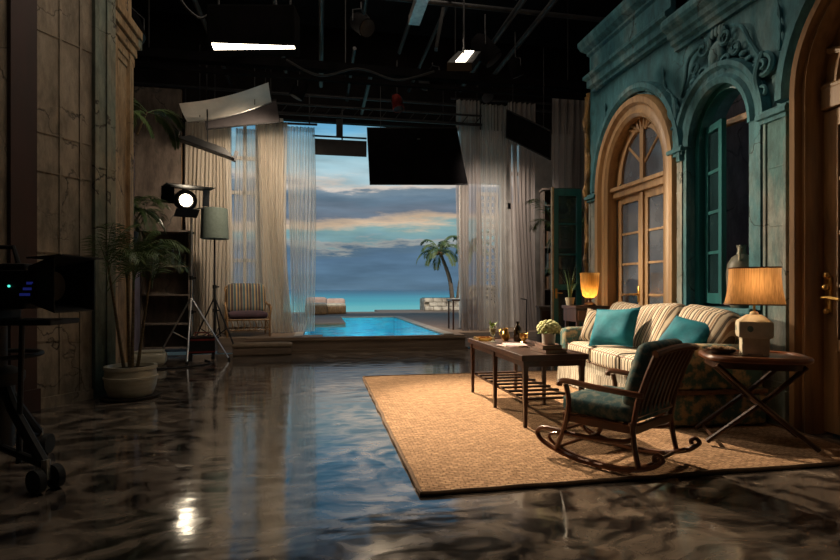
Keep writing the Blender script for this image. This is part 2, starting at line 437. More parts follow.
def sea_mat():
    m, nt, p, out = nodes('lagoon_sea')
    p.inputs['Roughness'].default_value = .35; p.inputs['Specular IOR Level'].default_value = .12
    tc = nt.nodes.new('ShaderNodeTexCoord'); s = nt.nodes.new('ShaderNodeSeparateXYZ'); nt.links.new(tc.outputs['Object'], s.inputs[0])
    n = nd(nt, 'ShaderNodeTexNoise', Scale=1, Detail=6); nt.links.new(coords(nt, (.012, .06, 1)), n.inputs['Vector'])
    y = math_n(nt, 'DIVIDE', 30.0, math_n(nt, 'MAXIMUM', s.outputs[1], 20.0))
    y = math_n(nt, 'ADD', y, math_n(nt, 'MULTIPLY', math_n(nt, 'SUBTRACT', n.outputs['Fac'], .5), .28))
    cc = ramp(nt, y, [(0.02, (.02, .1, .19)), (.1, (.02, .17, .28)), (.22, (.03, .34, .44)), (.4, (.07, .52, .56)), (.62, (.2, .66, .62)), (.85, (.38, .74, .66))])
    nt.links.new(cc, p.inputs['Base Color'])
    return m

def water_mat():
    m, nt, p, out = nodes('pool_water_surface')
    nt.nodes.remove(p)
    n = nd(nt, 'ShaderNodeTexNoise', Scale=3.2, Detail=3); nt.links.new(coords(nt, (1, .8, 1)), n.inputs['Vector'])
    b = nd(nt, 'ShaderNodeBump', Strength=.5, Distance=.05); nt.links.new(n.outputs['Fac'], b.inputs['Height'])
    g = nd(nt, 'ShaderNodeBsdfGlossy', Roughness=.04); g.inputs['Color'].default_value = (.55, .85, 1, 1); nt.links.new(b.outputs[0], g.inputs['Normal'])
    t = nt.nodes.new('ShaderNodeBsdfTransparent'); t.inputs['Color'].default_value = (.6, .92, 1, 1)
    mx = nt.nodes.new('ShaderNodeMixShader')
    fr = ramp(nt, n.outputs['Fac'], [(.38, (.06,) * 3), (.62, (.5,) * 3)])
    nt.links.new(fr, mx.inputs[0]); nt.links.new(t.outputs[0], mx.inputs[1]); nt.links.new(g.outputs[0], mx.inputs[2])
    nt.links.new(mx.outputs[0], out.inputs[0])
    return m

# ------------------------------------------------------------------ world, camera
def world():
    w = bpy.data.worlds.new('evening_sky'); scn.world = w; w.use_nodes = True
    nt = w.node_tree; bg = nt.nodes['Background']
    tc = nt.nodes.new('ShaderNodeTexCoord'); s = nt.nodes.new('ShaderNodeSeparateXYZ'); nt.links.new(tc.outputs['Generated'], s.inputs[0])
    mp = nt.nodes.new('ShaderNodeMapping'); mp.inputs['Scale'].default_value = (2.2, 2.2, 13); nt.links.new(tc.outputs['Generated'], mp.inputs['Vector'])
    n = nd(nt, 'ShaderNodeTexNoise', Scale=1.6, Detail=9, Roughness=.6); nt.links.new(mp.outputs[0], n.inputs['Vector'])
    mp2 = nt.nodes.new('ShaderNodeMapping'); mp2.inputs['Scale'].default_value = (5, 5, 34); nt.links.new(tc.outputs['Generated'], mp2.inputs['Vector'])
    n2 = nd(nt, 'ShaderNodeTexNoise', Scale=1.5, Detail=7); nt.links.new(mp2.outputs[0], n2.inputs['Vector'])
    z = math_n(nt, 'ADD', s.outputs[2], math_n(nt, 'MULTIPLY', math_n(nt, 'SUBTRACT', n.outputs['Fac'], .5), .13))
    z = math_n(nt, 'MULTIPLY', z, 2.0)
    cc = ramp(nt, z, [(0, (.13, .23, .33)), (.06, (.12, .22, .33)), (.135, (.11, .2, .31)), (.165, (.13, .22, .31)), (.178, (.45, .47, .45)), (.19, (.23, .42, .47)), (.215, (.28, .46, .46)),
                      (.238, (.8, .6, .42)), (.252, (.62, .5, .4)), (.268, (.2, .25, .32)), (.33, (.15, .23, .31)), (.37, (.22, .3, .37)), (.385, (.85, .75, .66)),
                      (.41, (.48, .66, .72)), (.47, (.4, .66, .76)), (.55, (.34, .62, .76)), (.61, (.17, .48, .74)), (.75, (.12, .36, .58)), (1, (.06, .2, .38))])
    f2 = ramp(nt, n2.outputs['Fac'], [(.35, (.82,) * 3), (.7, (1.2,) * 3)])
    cc = mixc(nt, 1, cc, f2, 'MULTIPLY')
    nt.links.new(cc, bg.inputs['Color']); bg.inputs['Strength'].default_value = .8
world()

cam = bpy.data.cameras.new('camera'); cam.sensor_width = 36; cam.lens = 530 / 840 * 36
cam.shift_y = 10 / 840; cam.clip_end = 6000; cam.clip_start = .05
co = bpy.data.objects.new('camera', cam); col.objects.link(co)
co.location = (0, 0, 1.1); co.rotation_euler = (PI / 2, 0, R(-10.7)); scn.camera = co
scn.view_settings.view_transform = 'Standard'
scn.cycles.max_bounces = 8; scn.cycles.transparent_max_bounces = 16
scn.cycles.sample_clamp_indirect = 3.0

# ------------------------------------------------------------------ the setting
XF = 3.7                                   # plane of the teal facade
struct('floor', B().bb(-7, 8, -5, 9.56, -.1, 0), floor_mat())
struct('ceiling', B().bb(-7, 8, -5, 11.4, 6.6, 6.75), K['studio'])
struct('wall_left', B().bb(-7.15, -7, -5, 11.4, 0, 6.6), K['studio'])
struct('wall_right', B().bb(8, 8.15, -5, 11.4, 0, 6.6), K['studio'])
struct('wall_rear', B().bb(-7, 8, -5.15, -5, 0, 6.6), K['studio'])
b = B().bb(-7, 8, 11.25, 11.4, 4.62, 6.6).bb(-7, -2.35, 11.25, 11.4, 0, 4.62).bb(5.6, 8, 11.25, 11.4, 0, 4.62)
struct('wall_front', b, K['studio'])
b = B().bb(3.02, 3.2, 11.2, 11.35, .27, 4.62).bb(3.95, 5.6, 11.2, 11.35, .27, 2.9).bb(3.95, 4.1, 11.2, 11.35, 2.9, 4.62).bb(4.5, 5.6, 11.2, 11.35, 2.9, 4.62).bb(3.2, 3.95, 11.2, 11.35, 3.45, 4.62).bb(3.95, 4.5, 11.2, 11.35, 4.45, 4.62)
struct('wall_seaside', b, K['white'])
# stage deck round the pool
PX0, PX1, PY0, PY1, DZ = -.3, 2.25, 9.6, 16.1, .27
b = B()
b.bb(-1.75, -1.25, 9.68, 10.25, 0, DZ, .01).bb(-1.25, 2.65, 9.5, PY0, 0, DZ, .01).bb(-1.25, PX0, PY0, 10.25, -.02, DZ).bb(-6.9, PX0, 10.25, 20.3, -.02, DZ, .012)
b.bb(PX1, 2.65, PY0, 10.05, -.02, DZ).bb(PX1, 8, 10.05, 22.2, -.02, DZ, .012).bb(PX0, PX1, PY1, 20.3, -.02, DZ)
struct('trim_1', b, K['deck'])
b = B()
b.bb(-1.27, 2.67, 9.47, 9.53, .215, .235).bb(-1.3, 2.68, 9.44, 9.53, 0, .05)
struct('trim_2', b, K['deck'])
b = B()
b.bb(PX0 - .16, PX0, PY0, PY1 + .16, DZ, DZ + .012, .005).bb(PX1, PX1 + .2, PY0 - .05, PY1 + .16, DZ, DZ + .025, .008).bb(PX0, PX1, PY1, PY1 + .16, DZ, DZ + .025, .008)
struct('trim_3', b, K['coping'])
b = B().bb(PX0 - .1, .62, 13.1, PY1, .19, DZ + .02).bb(PX0 - .1, .05, PY0, 10.0, .19, DZ)
struct('trim_4', b, K['deck'])
pb = mat('pool_tile_blue', (.03, .42, .54), (.015, .25, .4), 1.8, .5)
b = B()
b.quad([(PX0, PY0, -1), (PX1, PY0, -1), (PX1, PY1, -1), (PX0, PY1, -1)])
for q in ([(PX0, PY0), (PX1, PY0)], [(PX1, PY0), (PX1, PY1)], [(PX1, PY1), (PX0, PY1)], [(PX0, PY1), (PX0, PY0)]):
    k_ = [(min(max(u, PX0 + .012), PX1 - .012), min(max(v, PY0 + .012), PY1 - .012)) for u, v in q]
    b.quad([(*k_[0], -1), (*k_[1], -1), (*k_[1], DZ - .01), (*k_[0], DZ - .01)])
struct('floor_pool', b, pb)
struct('water_pool', B().quad([(PX0, PY0, .255), (PX1, PY0, .255), (PX1, PY1, .255), (PX0, PY1, .255)]), water_mat())
struct('sea', B().quad([(-3000, 12, -.75), (3000, 12, -.75), (3000, 5000, -.75), (-3000, 5000, -.75)]), sea_mat())

# left window wall: tall white frame with mullions and panes, beyond the sheers
def big_window(name, x0, x1, y, z0, z1, vs, hs, arch=False):
    r = thing(name, '', 'window'); del r['label'], r['category']; r['kind'] = 'structure'
    b = B(); w = .09
    b.bb(x0, x0 + w, y, y + .12, z0, z1).bb(x1 - w, x1, y, y + .12, z0, z1).bb(x0, x1, y, y + .12, z1 - w, z1).bb(x0, x1, y, y + .12, z0, z0 + w * 1.5)
    for v in vs: b.bb(v - .03, v + .03, y + .02, y + .1, z0, z1)
    for h in hs: b.bb(x0, x1, y + .02, y + .1, h - .035, h + .035)
    obj('window_frame', b, K['white'], r, False)
    obj('window_pane', B().bb(x0 + .02, x1 - .02, y + .055, y + .06, z0 + .02, z1 - .02), K['glass_clear'], r, False)
    return r
struct('wall_seaside_left', B().bb(-2.35, -1.86, 11.2, 11.35, .27, 4.62).bb(-1.2, -.74, 11.2, 11.35, .27, 4.62).bb(-1.86, -1.2, 11.2, 11.35, .27, .7), K['white'])
big_window('window_1', -1.86, -1.2, 11.22, .7, 4.62, (-1.5,), (1.7, 3.08, 3.78))
big_window('window_2', 4.1, 4.5, 11.22, 2.9, 4.45, (4.3,), (3.7,))

# ------------------------------------------------------------------ teal facade on the right
D1 = (5.03, 6.45, 0, 2.4, .88)       # u0,u1,sill,spring,rise
W2 = (3.98, 4.78, .93, 2.55, .5)
D3 = (1.98, 3.49, 0, 2.62, .85)
UA, UB, ZT = .4, 6.82, 3.86
def arch(u0, u1, zs, rise, n=24):
    c, a = (u0 + u1) / 2, (u1 - u0) / 2
    return [(c - a * math.cos(PI * i / n), zs + rise * math.sin(PI * i / n)) for i in range(n + 1)]
b = B()
ops = sorted([D1, W2, D3])
edges = [UA] + [e for o in ops for e in (o[0], o[1])] + [UB]
TH = .34
for i in range(0, len(edges), 2): b.bb(XF, XF + TH, edges[i], edges[i + 1], 0, ZT)
for u0, u1, sill, zs, rise in ops:
    a = arch(u0, u1, zs, rise)
    for p, q in zip(a, a[1:]):
        f = [(XF, p[0], p[1]), (XF, q[0], q[1]), (XF, q[0], ZT), (XF, p[0], ZT)]
        b.quad(f); b.quad([(x + TH, y, z) for x, y, z in f])
        b.quad([(XF, p[0], p[1]), (XF, q[0], q[1]), (XF + TH, q[0], q[1]), (XF + TH, p[0], p[1])])
    if sill: b.bb(XF, XF + TH, u0, u1, 0, sill)
struct('wall_facade', b, K['teal'])
struct('wall_behind_facade', B().bb(5.3, 5.4, -1, 8.5, 0, 5.2), K['lilac'])

def sweep(b, path, prof):
    """path: [(u,z,nu,nz)] on the facade; prof: [(radial offset, projection)]"""
    rows = [[b.bm.verts.new((XF - d, u + nu * r, z + nz * r)) for r, d in prof] for u, z, nu, nz in path]
    for p, q in zip(rows, rows[1:]):
        for i in range(len(prof) - 1): b.face([p[i], p[i + 1], q[i + 1], q[i]])
    b.face(rows[0][::-1]); b.face(rows[-1])
def arch_path(o, z0=None, legs=True, n=28):
    u0, u1, sill, zs, rise = o; z0 = sill if z0 is None else z0
    c, a = (u0 + u1) / 2, (u1 - u0) / 2
    p = [(u0, z0, -1, 0)] if legs else []
    for i in range(n + 1):
        t = PI * i / n; nu, nz = -math.cos(t) / a, math.sin(t) / rise; l = math.hypot(nu, nz)
        p.append((c - a * math.cos(t), zs + rise * math.sin(t), nu / l, nz / l))
    return p + ([(u1, z0, 1, 0)] if legs else [])
# archivolts
b = B().bb(XF - .05, XF, W2[1], W2[1] + .05, W2[2], W2[3]).bb(XF - .05, XF, W2[0] - .12, W2[0], W2[2], W2[3])
sweep(b, arch_path(W2, legs=False), [(-.02, 0), (-.02, .05), (.03, .07), (.06, .04), (.1, .045), (.13, .08), (.17, .08), (.19, .03), (.19, 0)])
struct('trim_5', b, K['teal_trim'], smooth=True)
b = B(); sweep(b, arch_path((D1[0] - .02, D1[1] + .02, 0, D1[3], D1[4] + .03)), [(-.16, -.1), (-.16, .03), (-.12, .06), (-.07, .035), (-.03, .04), (0, .085), (.06, .09), (.085, .05), (.09, 0)])
struct('trim_6', b, K['gold'], smooth=True)
b = B(); sweep(b, arch_path((D1[0] - .11, D1[1] + .11, 0, D1[3] + .02, D1[4] + .13), legs=False), [(0, 0), (0, .05), (.04, .09), (.09, .09), (.11, .04), (.11, 0)])
struct('trim_7', b, K['teal_trim'], smooth=True)
b = B(); sweep(b, arch_path(D3), [(-.075, -.12), (-.075, .0), (-.05, .05), (-.02, .025), (-.005, .03), (.005, .09), (.04, .1), (.06, .05), (.06, 0)])
struct('trim_8', b, K['gold_dark'], smooth=True)
b = B(); sweep(b, arch_path((D3[0] - .07, D3[1] + .07, 0, D3[3], D3[4] + .1), legs=False), [(0, 0), (0, .05), (.05, .1), (.11, .1), (.14, .03), (.14, 0)])
struct('trim_9', b, K['teal_trim'], smooth=True)
# pilasters: base, panelled shaft, capital band at the springing
def pilaster(name, u0, u1, z1, m, d=.05):
    b = B(); x = XF
    b.bb(x - d, x, u0, u1, .3, z1)
    b.bb(x - d - .04, x, u0 - .02, u1 + .02, 0, .3, .01).bb(x - d - .025, x, u0 - .01, u1 + .01, .3, .36, .008)
    for zb in (1.0, 1.62, 2.1): b.bb(x - d - .006, x, u0 + .03, u1 - .03, zb, zb + .012)
    w = u1 - u0
    b.bb(x - d - .012, x, u0, u0 + .025, .36, z1).bb(x - d - .012, x, u1 - .025, u1, .36, z1)
    struct(name, b, m)
    c = B()
    c.bb(x - d - .03, x, u0 - .02, u1 + .02, z1, z1 + .035, .006).bb(x - d - .06, x, u0 - .04, u1 + .04, z1 + .035, z1 + .08, .01).bb(x - d - .03, x, u0 - .02, u1 + .02, z1 + .08, z1 + .105, .006)
    return c
caps = []
for i, (u0, u1, z1, m) in enumerate([(4.79 + .18, 5.02 - .1 + .02, 2.48, 'pilaster'), (3.6, 3.82, 2.48, 'pilaster'), (6.56, 6.74, 2.3, 'pilaster')]):
    if i == 0: u0, u1 = 4.83, 4.98
    struct('trim_%d' % (10 + i), pilaster('trim_%d' % (20 + i), u0, u1, z1, K[m]), K['teal_trim'])
# plinth and dado under the window
b = B().bb(XF - .05, XF, 3.6, 5.0, 0, .22, .01).bb(XF - .03, XF, 4.05, 4.72, .3, .8, .01).bb(XF - .045, XF, 4.12, 4.65, .36, .74, .012)
b.bb(XF - .12, XF + .3, 3.9, 4.86, .87, .94, .012)
struct('trim_30', b, K['teal_trim'])
# cornices
def cornice(name, y0, p0, y1, p1, prof, m, z0=0., z1=0.):
    b = B()
    rows = []
    for y, p, zz in ((y0, p0, z0), (y1, p1, z1)):
        rows.append([b.bm.verts.new((XF - p * d if d else XF + .3, y, z + zz)) for d, z in prof])
    for i in range(len(prof) - 1): b.face([rows[0][i], rows[0][i + 1], rows[1][i + 1], rows[1][i]])
    b.face(rows[0][::-1]); b.face(rows[1])
    struct(name, b, m, smooth=False)
cp = [(0, 3.6), (.2, 3.6), (.22, 3.64), (.4, 3.66), (.45, 3.7), (.6, 3.72), (.66, 3.77), (.9, 3.8), (1.0, 3.83), (1.0, 3.88), (.9, 3.91), (.2, 3.92), (0, 3.93)]
cornice('trim_31', UA, .2, 4.98, .2, cp, K['teal_trim'])
# the far bay stands taller: architrave, frieze and a crown moulding
bp = [(0, 3.8), (.07, 3.8), (.07, 3.84), (.11, 3.86), (.11, 3.95), (.15, 3.98), (.15, 4.02), (.1, 4.06), (.08, 4.08), (.08, 4.27), (.11, 4.3), (.11, 4.33), (.17, 4.38), (.2, 4.45), (.2, 4.5), (.15, 4.53), (0, 4.54)]
b = B(); rows = []
for y, k in ((4.98, 1), (UB - .22, 1)):
    rows.append([b.bm.verts.new((XF - p * k if p else XF + .3, y + (p if y > 5 else 0), z)) for p, z in bp])
for r0, r1 in zip(rows, rows[1:]):
    for i in range(len(bp) - 1): b.face([r0[i], r0[i + 1], r1[i + 1], r1[i]])
b.face(rows[0][::-1]); b.face(rows[-1])
struct('trim_32', b, K['teal_trim'], smooth=False)
struct('trim_33', B().bb(XF - .02, XF + .3, 4.98, UB - .22, 3.8, 4.5), K['teal'])
# gilt corner strip at the far end of the facade
b = B()
pts = [(XF - .03 + .02 * math.sin(z * 7), UB + .02 + .012 * math.sin(z * 13), z) for z in [i * .08 for i in range(0, 49)]]
b.tube(pts, [.035 + .012 * math.sin(i * 2.1) + .008 * math.sin(i * 5.3) for i in range(len(pts))], 8)
b.bb(XF - .05, XF + .3, UB, UB + .06, 0, 3.8)
struct('trim_34', b, K['gilt'])
# carved cartouche above the window, scrolls at both sides, hanging festoons
def scroll(b, c, r, turns, sgn, w, d=.06, start=0):
    pts, rr = [], []
    for i in range(26):
        t = i / 25; a = start + sgn * turns * 2 * PI * t; q = r * (1 - .8 * t)
        pts.append((XF - d * (.5 + .6 * t), c[0] + q * math.cos(a), c[1] + q * math.sin(a))); rr.append(w * (1 - .5 * t))
    b.tube(pts, rr, 6)
b = B(); cu, cz = 4.4, 3.3
b.ball((XF, cu, cz), .13, 12, (.55, .8, 1.2)).ball((XF - .04, cu, cz), .08, 10, (.55, .75, 1.2))
for sg in (-1, 1):
    scroll(b, (cu + sg * .14, cz + .13), .09, 1.3, sg, .024, start=PI / 2)
    scroll(b, (cu + sg * .15, cz - .1), .08, 1.2, -sg, .022, start=-PI / 2)
    scroll(b, (cu + sg * .26, cz - .02), .07, 1.2, sg, .018, start=0)
    for k in range(5):
        t = k / 4; b.ball((XF - .02, cu + sg * (.2 + .24 * t), cz - .05 - .22 * t * t), .045 * (1 - .45 * t), 6, (.6, 1.3, .8))
    b.tube(spline([(XF - .03, cu + sg * .2, cz + .2), (XF - .05, cu + sg * .34, cz + .12), (XF - .03, cu + sg * .42, cz - .06), (XF - .02, cu + sg * .5, cz - .2)], 6), .018, 6)
for k in range(7):
    a = PI * (.15 + .7 * k / 6); b.ball((XF - .02, cu + .13 * math.cos(a), cz + .17 + .07 * math.sin(a)), .035, 6, (.6, .7, 1.5))
struct('trim_35', b, K['teal_trim'], smooth=True)
b = B()
for cu, sg in ((3.84, 1), (4.97, -1)):
    scroll(b, (cu, 2.98), .1, 1.5, sg, .03, start=PI / 2); scroll(b, (cu, 2.78), .07, 1.3, -sg, .024, start=PI / 2)
    b.tube(spline([(XF - .04, cu, 3.1), (XF - .06, cu + .05 * sg, 2.9), (XF - .04, cu, 2.66)], 8), .03, 8)
    for k in range(4): b.ball((XF - .03, cu, 2.68 - .05 * k), .035 - .006 * k, 6)
for p0, p1, sag in (((5.0, 3.1), (5.2, 3.52), .05), ((5.72, 3.55), (5.35, 3.28), .1), ((3.7, 3.05), (3.75, 3.6), -.03), ((6.3, 3.1), (6.38, 3.55), .03)):
    pts = [(XF - .02, p0[0] + (p1[0] - p0[0]) * t + sag * math.sin(PI * t), p0[1] + (p1[1] - p0[1]) * t + .02 * math.sin(9 * t)) for t in [i / 14 for i in range(15)]]
    b.tube(pts, [.012 + .009 * math.sin(i * 1.7) for i in range(15)], 6)
struct('trim_36', b, K['teal_trim'], smooth=True)

# arched french door (door 1)
def leaf(r, name, u0, u1, z0, z1, x, m, glass, rows, solid=.55, st=.09, cols=1):
    """a framed leaf in the facade plane with glazing bars; returns frame object"""
    b = B(); t = .05
    b.bb(x, x + t, u0, u0 + st, z0, z1, .006).bb(x, x + t, u1 - st, u1, z0, z1, .006).bb(x, x + t, u0 + st, u1 - st, z1 - st, z1, .006)
    b.bb(x, x + t, u0 + st, u1 - st, z0, z0 + .14, .006)
    if solid:
        b.bb(x, x + t, u0 + st, u1 - st, z0 + solid, z0 + solid + .09, .006).bb(x + .012, x + t - .01, u0 + st, u1 - st, z0 + .14, z0 + solid).bb(x + .002, x + t, u0 + st + .05, u1 - st - .05, z0 + .2, z0 + solid - .06, .012)
        g0 = z0 + solid + .09
    else: g0 = z0 + .14
    for i in range(1, rows):
        z = g0 + (z1 - st - g0) * i / rows; b.bb(x + .008, x + t - .01, u0 + st, u1 - st, z - .013, z + .013)
    for i in range(1, cols):
        u = u0 + st + (u1 - u0 - 2 * st) * i / cols; b.bb(x + .008, x + t - .01, u - .013, u + .013, g0, z1 - st)
    f = obj(name, b, m, r, False)
    obj('pane', B().bb(x + .02, x + .026, u0 + st - .01, u1 - st + .01, g0, z1 - st), glass, f, False)
    return f
def sroot(name):
    r = bpy.data.objects.new(name, None); col.objects.link(r); r['kind'] = 'structure'; return r
r = sroot('door_1')
u0, u1 = D1[0] + .14, D1[1] - .14; um = (u0 + u1) / 2
leaf(r, 'door_leaf', u0 + .02, um - .005, .02, 2.28, XF + .1, K['gold'], K['glass'], 4)
leaf(r, 'door_leaf', um + .005, u1 - .02, .02, 2.28, XF + .1, K['gold'], K['glass'], 4)
obj('door_post', B().bb(XF + .075, XF + .11, um - .03, um + .03, .02, 2.28, .008), K['gold'], r, False)
obj('transom', B().bb(XF + .04, XF + .18, u0 - .02, u1 + .02, 2.28, 2.42, .012).bb(XF + .0, XF + .1, u0 - .02, u1 + .02, 2.36, 2.41, .01), K['gold'], r, False)
fo = (u0 + .04, u1 - .04, 2.42, 2.42, D1[4] - .16)
b = B()
a = arch(fo[0], fo[1], 2.42, fo[4]); a2 = arch(fo[0] + .1, fo[1] - .1, 2.46, fo[4] - .14)
for i in range(24):
    for x in (XF + .08, XF + .14):
        b.quad([(x, *a[i]), (x, *a[i + 1]), (x, *a2[i + 1]), (x, *a2[i])])
    b.quad([(XF + .08, *a2[i]), (XF + .08, *a2[i + 1]), (XF + .14, *a2[i + 1]), (XF + .14, *a2[i])])
b.bb(XF + .08, XF + .14, um - .035, um + .035, 2.42, 2.42 + fo[4] - .1)
for sg in (-1, 1): b.tube([(XF + .11, um + sg * .02, 2.62), (XF + .11, um + sg * .3, 2.62 + fo[4] * .36)], .018, 6)
# carved sunburst at the head of the fanlight
for k in range(7):
    an = PI * (.2 + .6 * k / 6); b.tube([(XF + .09, um + .1 * math.cos(an), 2.42 + fo[4] * .8 + .02), (XF + .07, um + .28 * math.cos(an), 2.44 + fo[4] * .72 + .2 * math.sin(an))], [.012, .024], 6)
obj('fanlight', b, K['gold'], r, False)
b = B()
for i in range(24): b.quad([(XF + .11, *a2[i]), (XF + .11, *a2[i + 1]), (XF + .11, a2[i + 1][0], 2.42), (XF + .11, a2[i][0], 2.42)])
obj('pane', b, K['glass'], r, False)
obj('door_handle', B().bb(XF + .075, XF + .1, um + .05, um + .08, .95, 1.15, .005).tube([(XF + .08, um + .065, 1.05), (XF + .03, um + .065, 1.05), (XF + .03, um + .16, 1.05)], .01, 8), K['brass'], r)
# arched casement (window 3): far leaf nearly shut, near leaf swung into the room behind
r = sroot('window_3')
b = B()
sweep(b, arch_path(W2, .94), [(0, -.05), (-.06, -.05), (-.06, -.16), (0, -.16)])
obj('window_frame', b, K['teal_sash'], r, False)
def swung(r, name, hinge, ang, w, z0, z1, m, glass, rows):
    """leaf hinged at (x,y) swinging by ang from the +y direction"""
    e = Vector((math.sin(R(ang)), math.cos(R(ang)), 0)); nrm = Vector((e.y, -e.x, 0)); h = Vector((hinge[0], hinge[1], 0)); rot = Matrix(((e.x, nrm.x, 0), (e.y, nrm.y, 0), (0, 0, 1))); st = .065
    b = B()
    def part(a0, a1, c0, c1, t=.045): b.box(h + e * (a0 + a1) / 2 + Vector((0, 0, (c0 + c1) / 2)), (a1 - a0, t, c1 - c0), rot)
    part(0, st, z0, z1); part(w - st, w, z0, z1); part(st, w - st, z1 - st, z1); part(st, w - st, z0, z0 + .1)
    for i in range(1, rows):
        z = z0 + .1 + (z1 - z0 - .1 - st) * i / rows; part(st, w - st, z - .015, z + .015, .03)
    f = obj(name, b, m, r, False)
    g = B(); g.box(h + e * w / 2 + Vector((0, 0, (z0 + z1) / 2)), (w - 2 * st + .01, .006, z1 - z0 - st - .1), rot)
    obj('pane', g, glass, f, False); return f
swung(r, 'sash', (XF + .14, 4.72), 180 + 16, .36, .97, 2.72, K['teal_sash'], K['glass_dark'], 4)
swung(r, 'sash', (XF + .14, 4.05), 58, .36, .97, 2.66, K['teal_sash'], K['glass_dark'], 3)
obj('transom', B().bb(XF + .15, XF + .2, 4.02, 4.74, 2.68, 2.74, .006), K['gold_dark'], r, False)
# right golden door (door 2)
r = sroot('door_2')
f = leaf(r, 'door_leaf', 2.74, D3[1] - .06, .02, 2.46, XF + .09, K['gold_dark'], K['glass'], 4, .62, .13)
leaf(r, 'door_leaf', D3[0] + .07, 2.73, .02, 2.46, XF + .09, K['gold_dark'], K['glass'], 4, .62, .13)
obj('door_frame', B().bb(XF + .02, XF + .2, D3[1] - .06, D3[1] - .02, 0, 2.52, .015).bb(XF + .02, XF + .2, D3[0] + .02, D3[0] + .06, 0, 2.52, .015).bb(XF + .06, XF + .2, D3[0] + .05, D3[1] - .05, 2.47, 2.63, .015), K['gold_dark'], r, False)
b = B(); a = arch(D3[0] + .06, D3[1] - .06, 2.62, D3[4] - .06)
for i in range(24): b.quad([(XF + .1, *a[i]), (XF + .1, *a[i + 1]), (XF + .1, a[i + 1][0], 2.62), (XF + .1, a[i][0], 2.62)])
uc = (D3[0] + D3[1]) / 2
for q in (.82, .64, .46):
    b.tube([(XF + .09, uc + (u - uc) * q, 2.62 + (z - 2.62) * q) for u, z in a], .022, 6)
for k in range(9):
    an = PI * k / 8; b.tube([(XF + .085, uc + .25 * math.cos(an), 2.64 + .25 * math.sin(an)), (XF + .085, uc + .68 * math.cos(an), 2.64 + .72 * math.sin(an))], [.014, .03], 6)
obj('fanlight', b, K['gold_dark'], r, True)
hb = B().bb(XF + .07, XF + .092, D3[1] - .15, D3[1] - .1, .93, 1.21, .008)
hb.tube(spline([(XF + .08, D3[1] - .125, 1.04), (XF + .02, D3[1] - .125, 1.04), (XF + .015, D3[1] - .17, 1.045), (XF + .02, D3[1] - .26, 1.03)], 5), .011, 8).ball((XF + .05, D3[1] - .125, 1.12), .024, 10)
hb.ball((XF + .06, D3[1] - .125, 1.21), .025, 8).ball((XF + .06, D3[1] - .125, .94), .022, 8)
obj('door_handle', hb, K['brass'], r)
for z in (.4, 1.4, 2.2):
    obj('hinge', B().cyl((XF - .03, D3[1] - .045, z), (XF - .03, D3[1] - .045, z + .13), .013, n=8), K['black'], r)

# ------------------------------------------------------------------ left set wall
A0, A1 = Vector((-3.448, 4.086, 0)), Vector((-2.14, 6.1, 0)); ad = (A1 - A0).normalized(); an_ = Vector((ad.y, -ad.x, 0))
rotA = Matrix(((ad.x, -an_.x, 0), (ad.y, -an_.y, 0), (0, 0, 1)))
def along(b, s0, s1, z0, z1, d0, d1):
    c = A0 + ad * (s0 + s1) / 2 + an_ * (d0 + d1) / 2 + Vector((0, 0, (z0 + z1) / 2))
    b.box(c, (s1 - s0, abs(d1 - d0), z1 - z0), rotA)
SL = (A1 - A0).length
b = B(); along(b, -1.6, SL - .23, 0, 5.2, -.2, 0)
for s in (1.84, 2.04, 1.2):
    along(b, s - .012, s + .012, 0, 5.2, -.02, .012)
for z in (2.2, 2.56, 3.5, .62, 1.45): along(b, 1.62, SL - .24, z, z + .012, -.02, .008)
along(b, .9, SL - .23, 0, .1, -.02, .02)
struct('wall_set_left', b, K['cream'])
b = B(); along(b, 1.38, 1.6, 0, 5.2, -.05, .05); along(b, 1.36, 1.62, 0, .2, -.05, .07)
struct('trim_40', b, K['maroon'])
b = B(); along(b, SL - .23, SL + .0, 0, 5.2, -.15, .03); along(b, SL - .24, SL - .2, 0, 5.2, 0, .05); along(b, SL - .11, SL - .07, 0, 5.2, 0, .05); along(b, SL - .24, SL + .01, 0, .25, 0, .045)
for z in (1.5, 2.35): along(b, SL - .2, SL, z, z + .015, 0, .04)
struct('trim_41', b, K['tealwash'])
# far return of that wall: a peeling column with a flared capital
b = B().bb(-2.45, -2.24, 6.25, 6.95, 0, 5.2)
b.bb(-2.45, -2.2, 6.3, 6.4, 0, 3.9).bb(-2.45, -2.2, 6.78, 6.9, 0, 3.9)
for k, (z, e) in enumerate([(3.72, .015), (3.8, .03), (3.92, .05), (4.04, .075), (4.16, .1)]): b.bb(-2.45, -2.24 + e, 6.25 - .02, 6.95 + e, z, z + .1, .01)
struct('trim_42', b, K['warmcol'])
b = B().bb(-2.5, -2.3, 6.95, 7.08, 0, 5.2).bb(-2.5, -2.16, 6.96, 7.1, 4.06, 4.26, .02)
struct('trim_43', b, K['tealwash'])

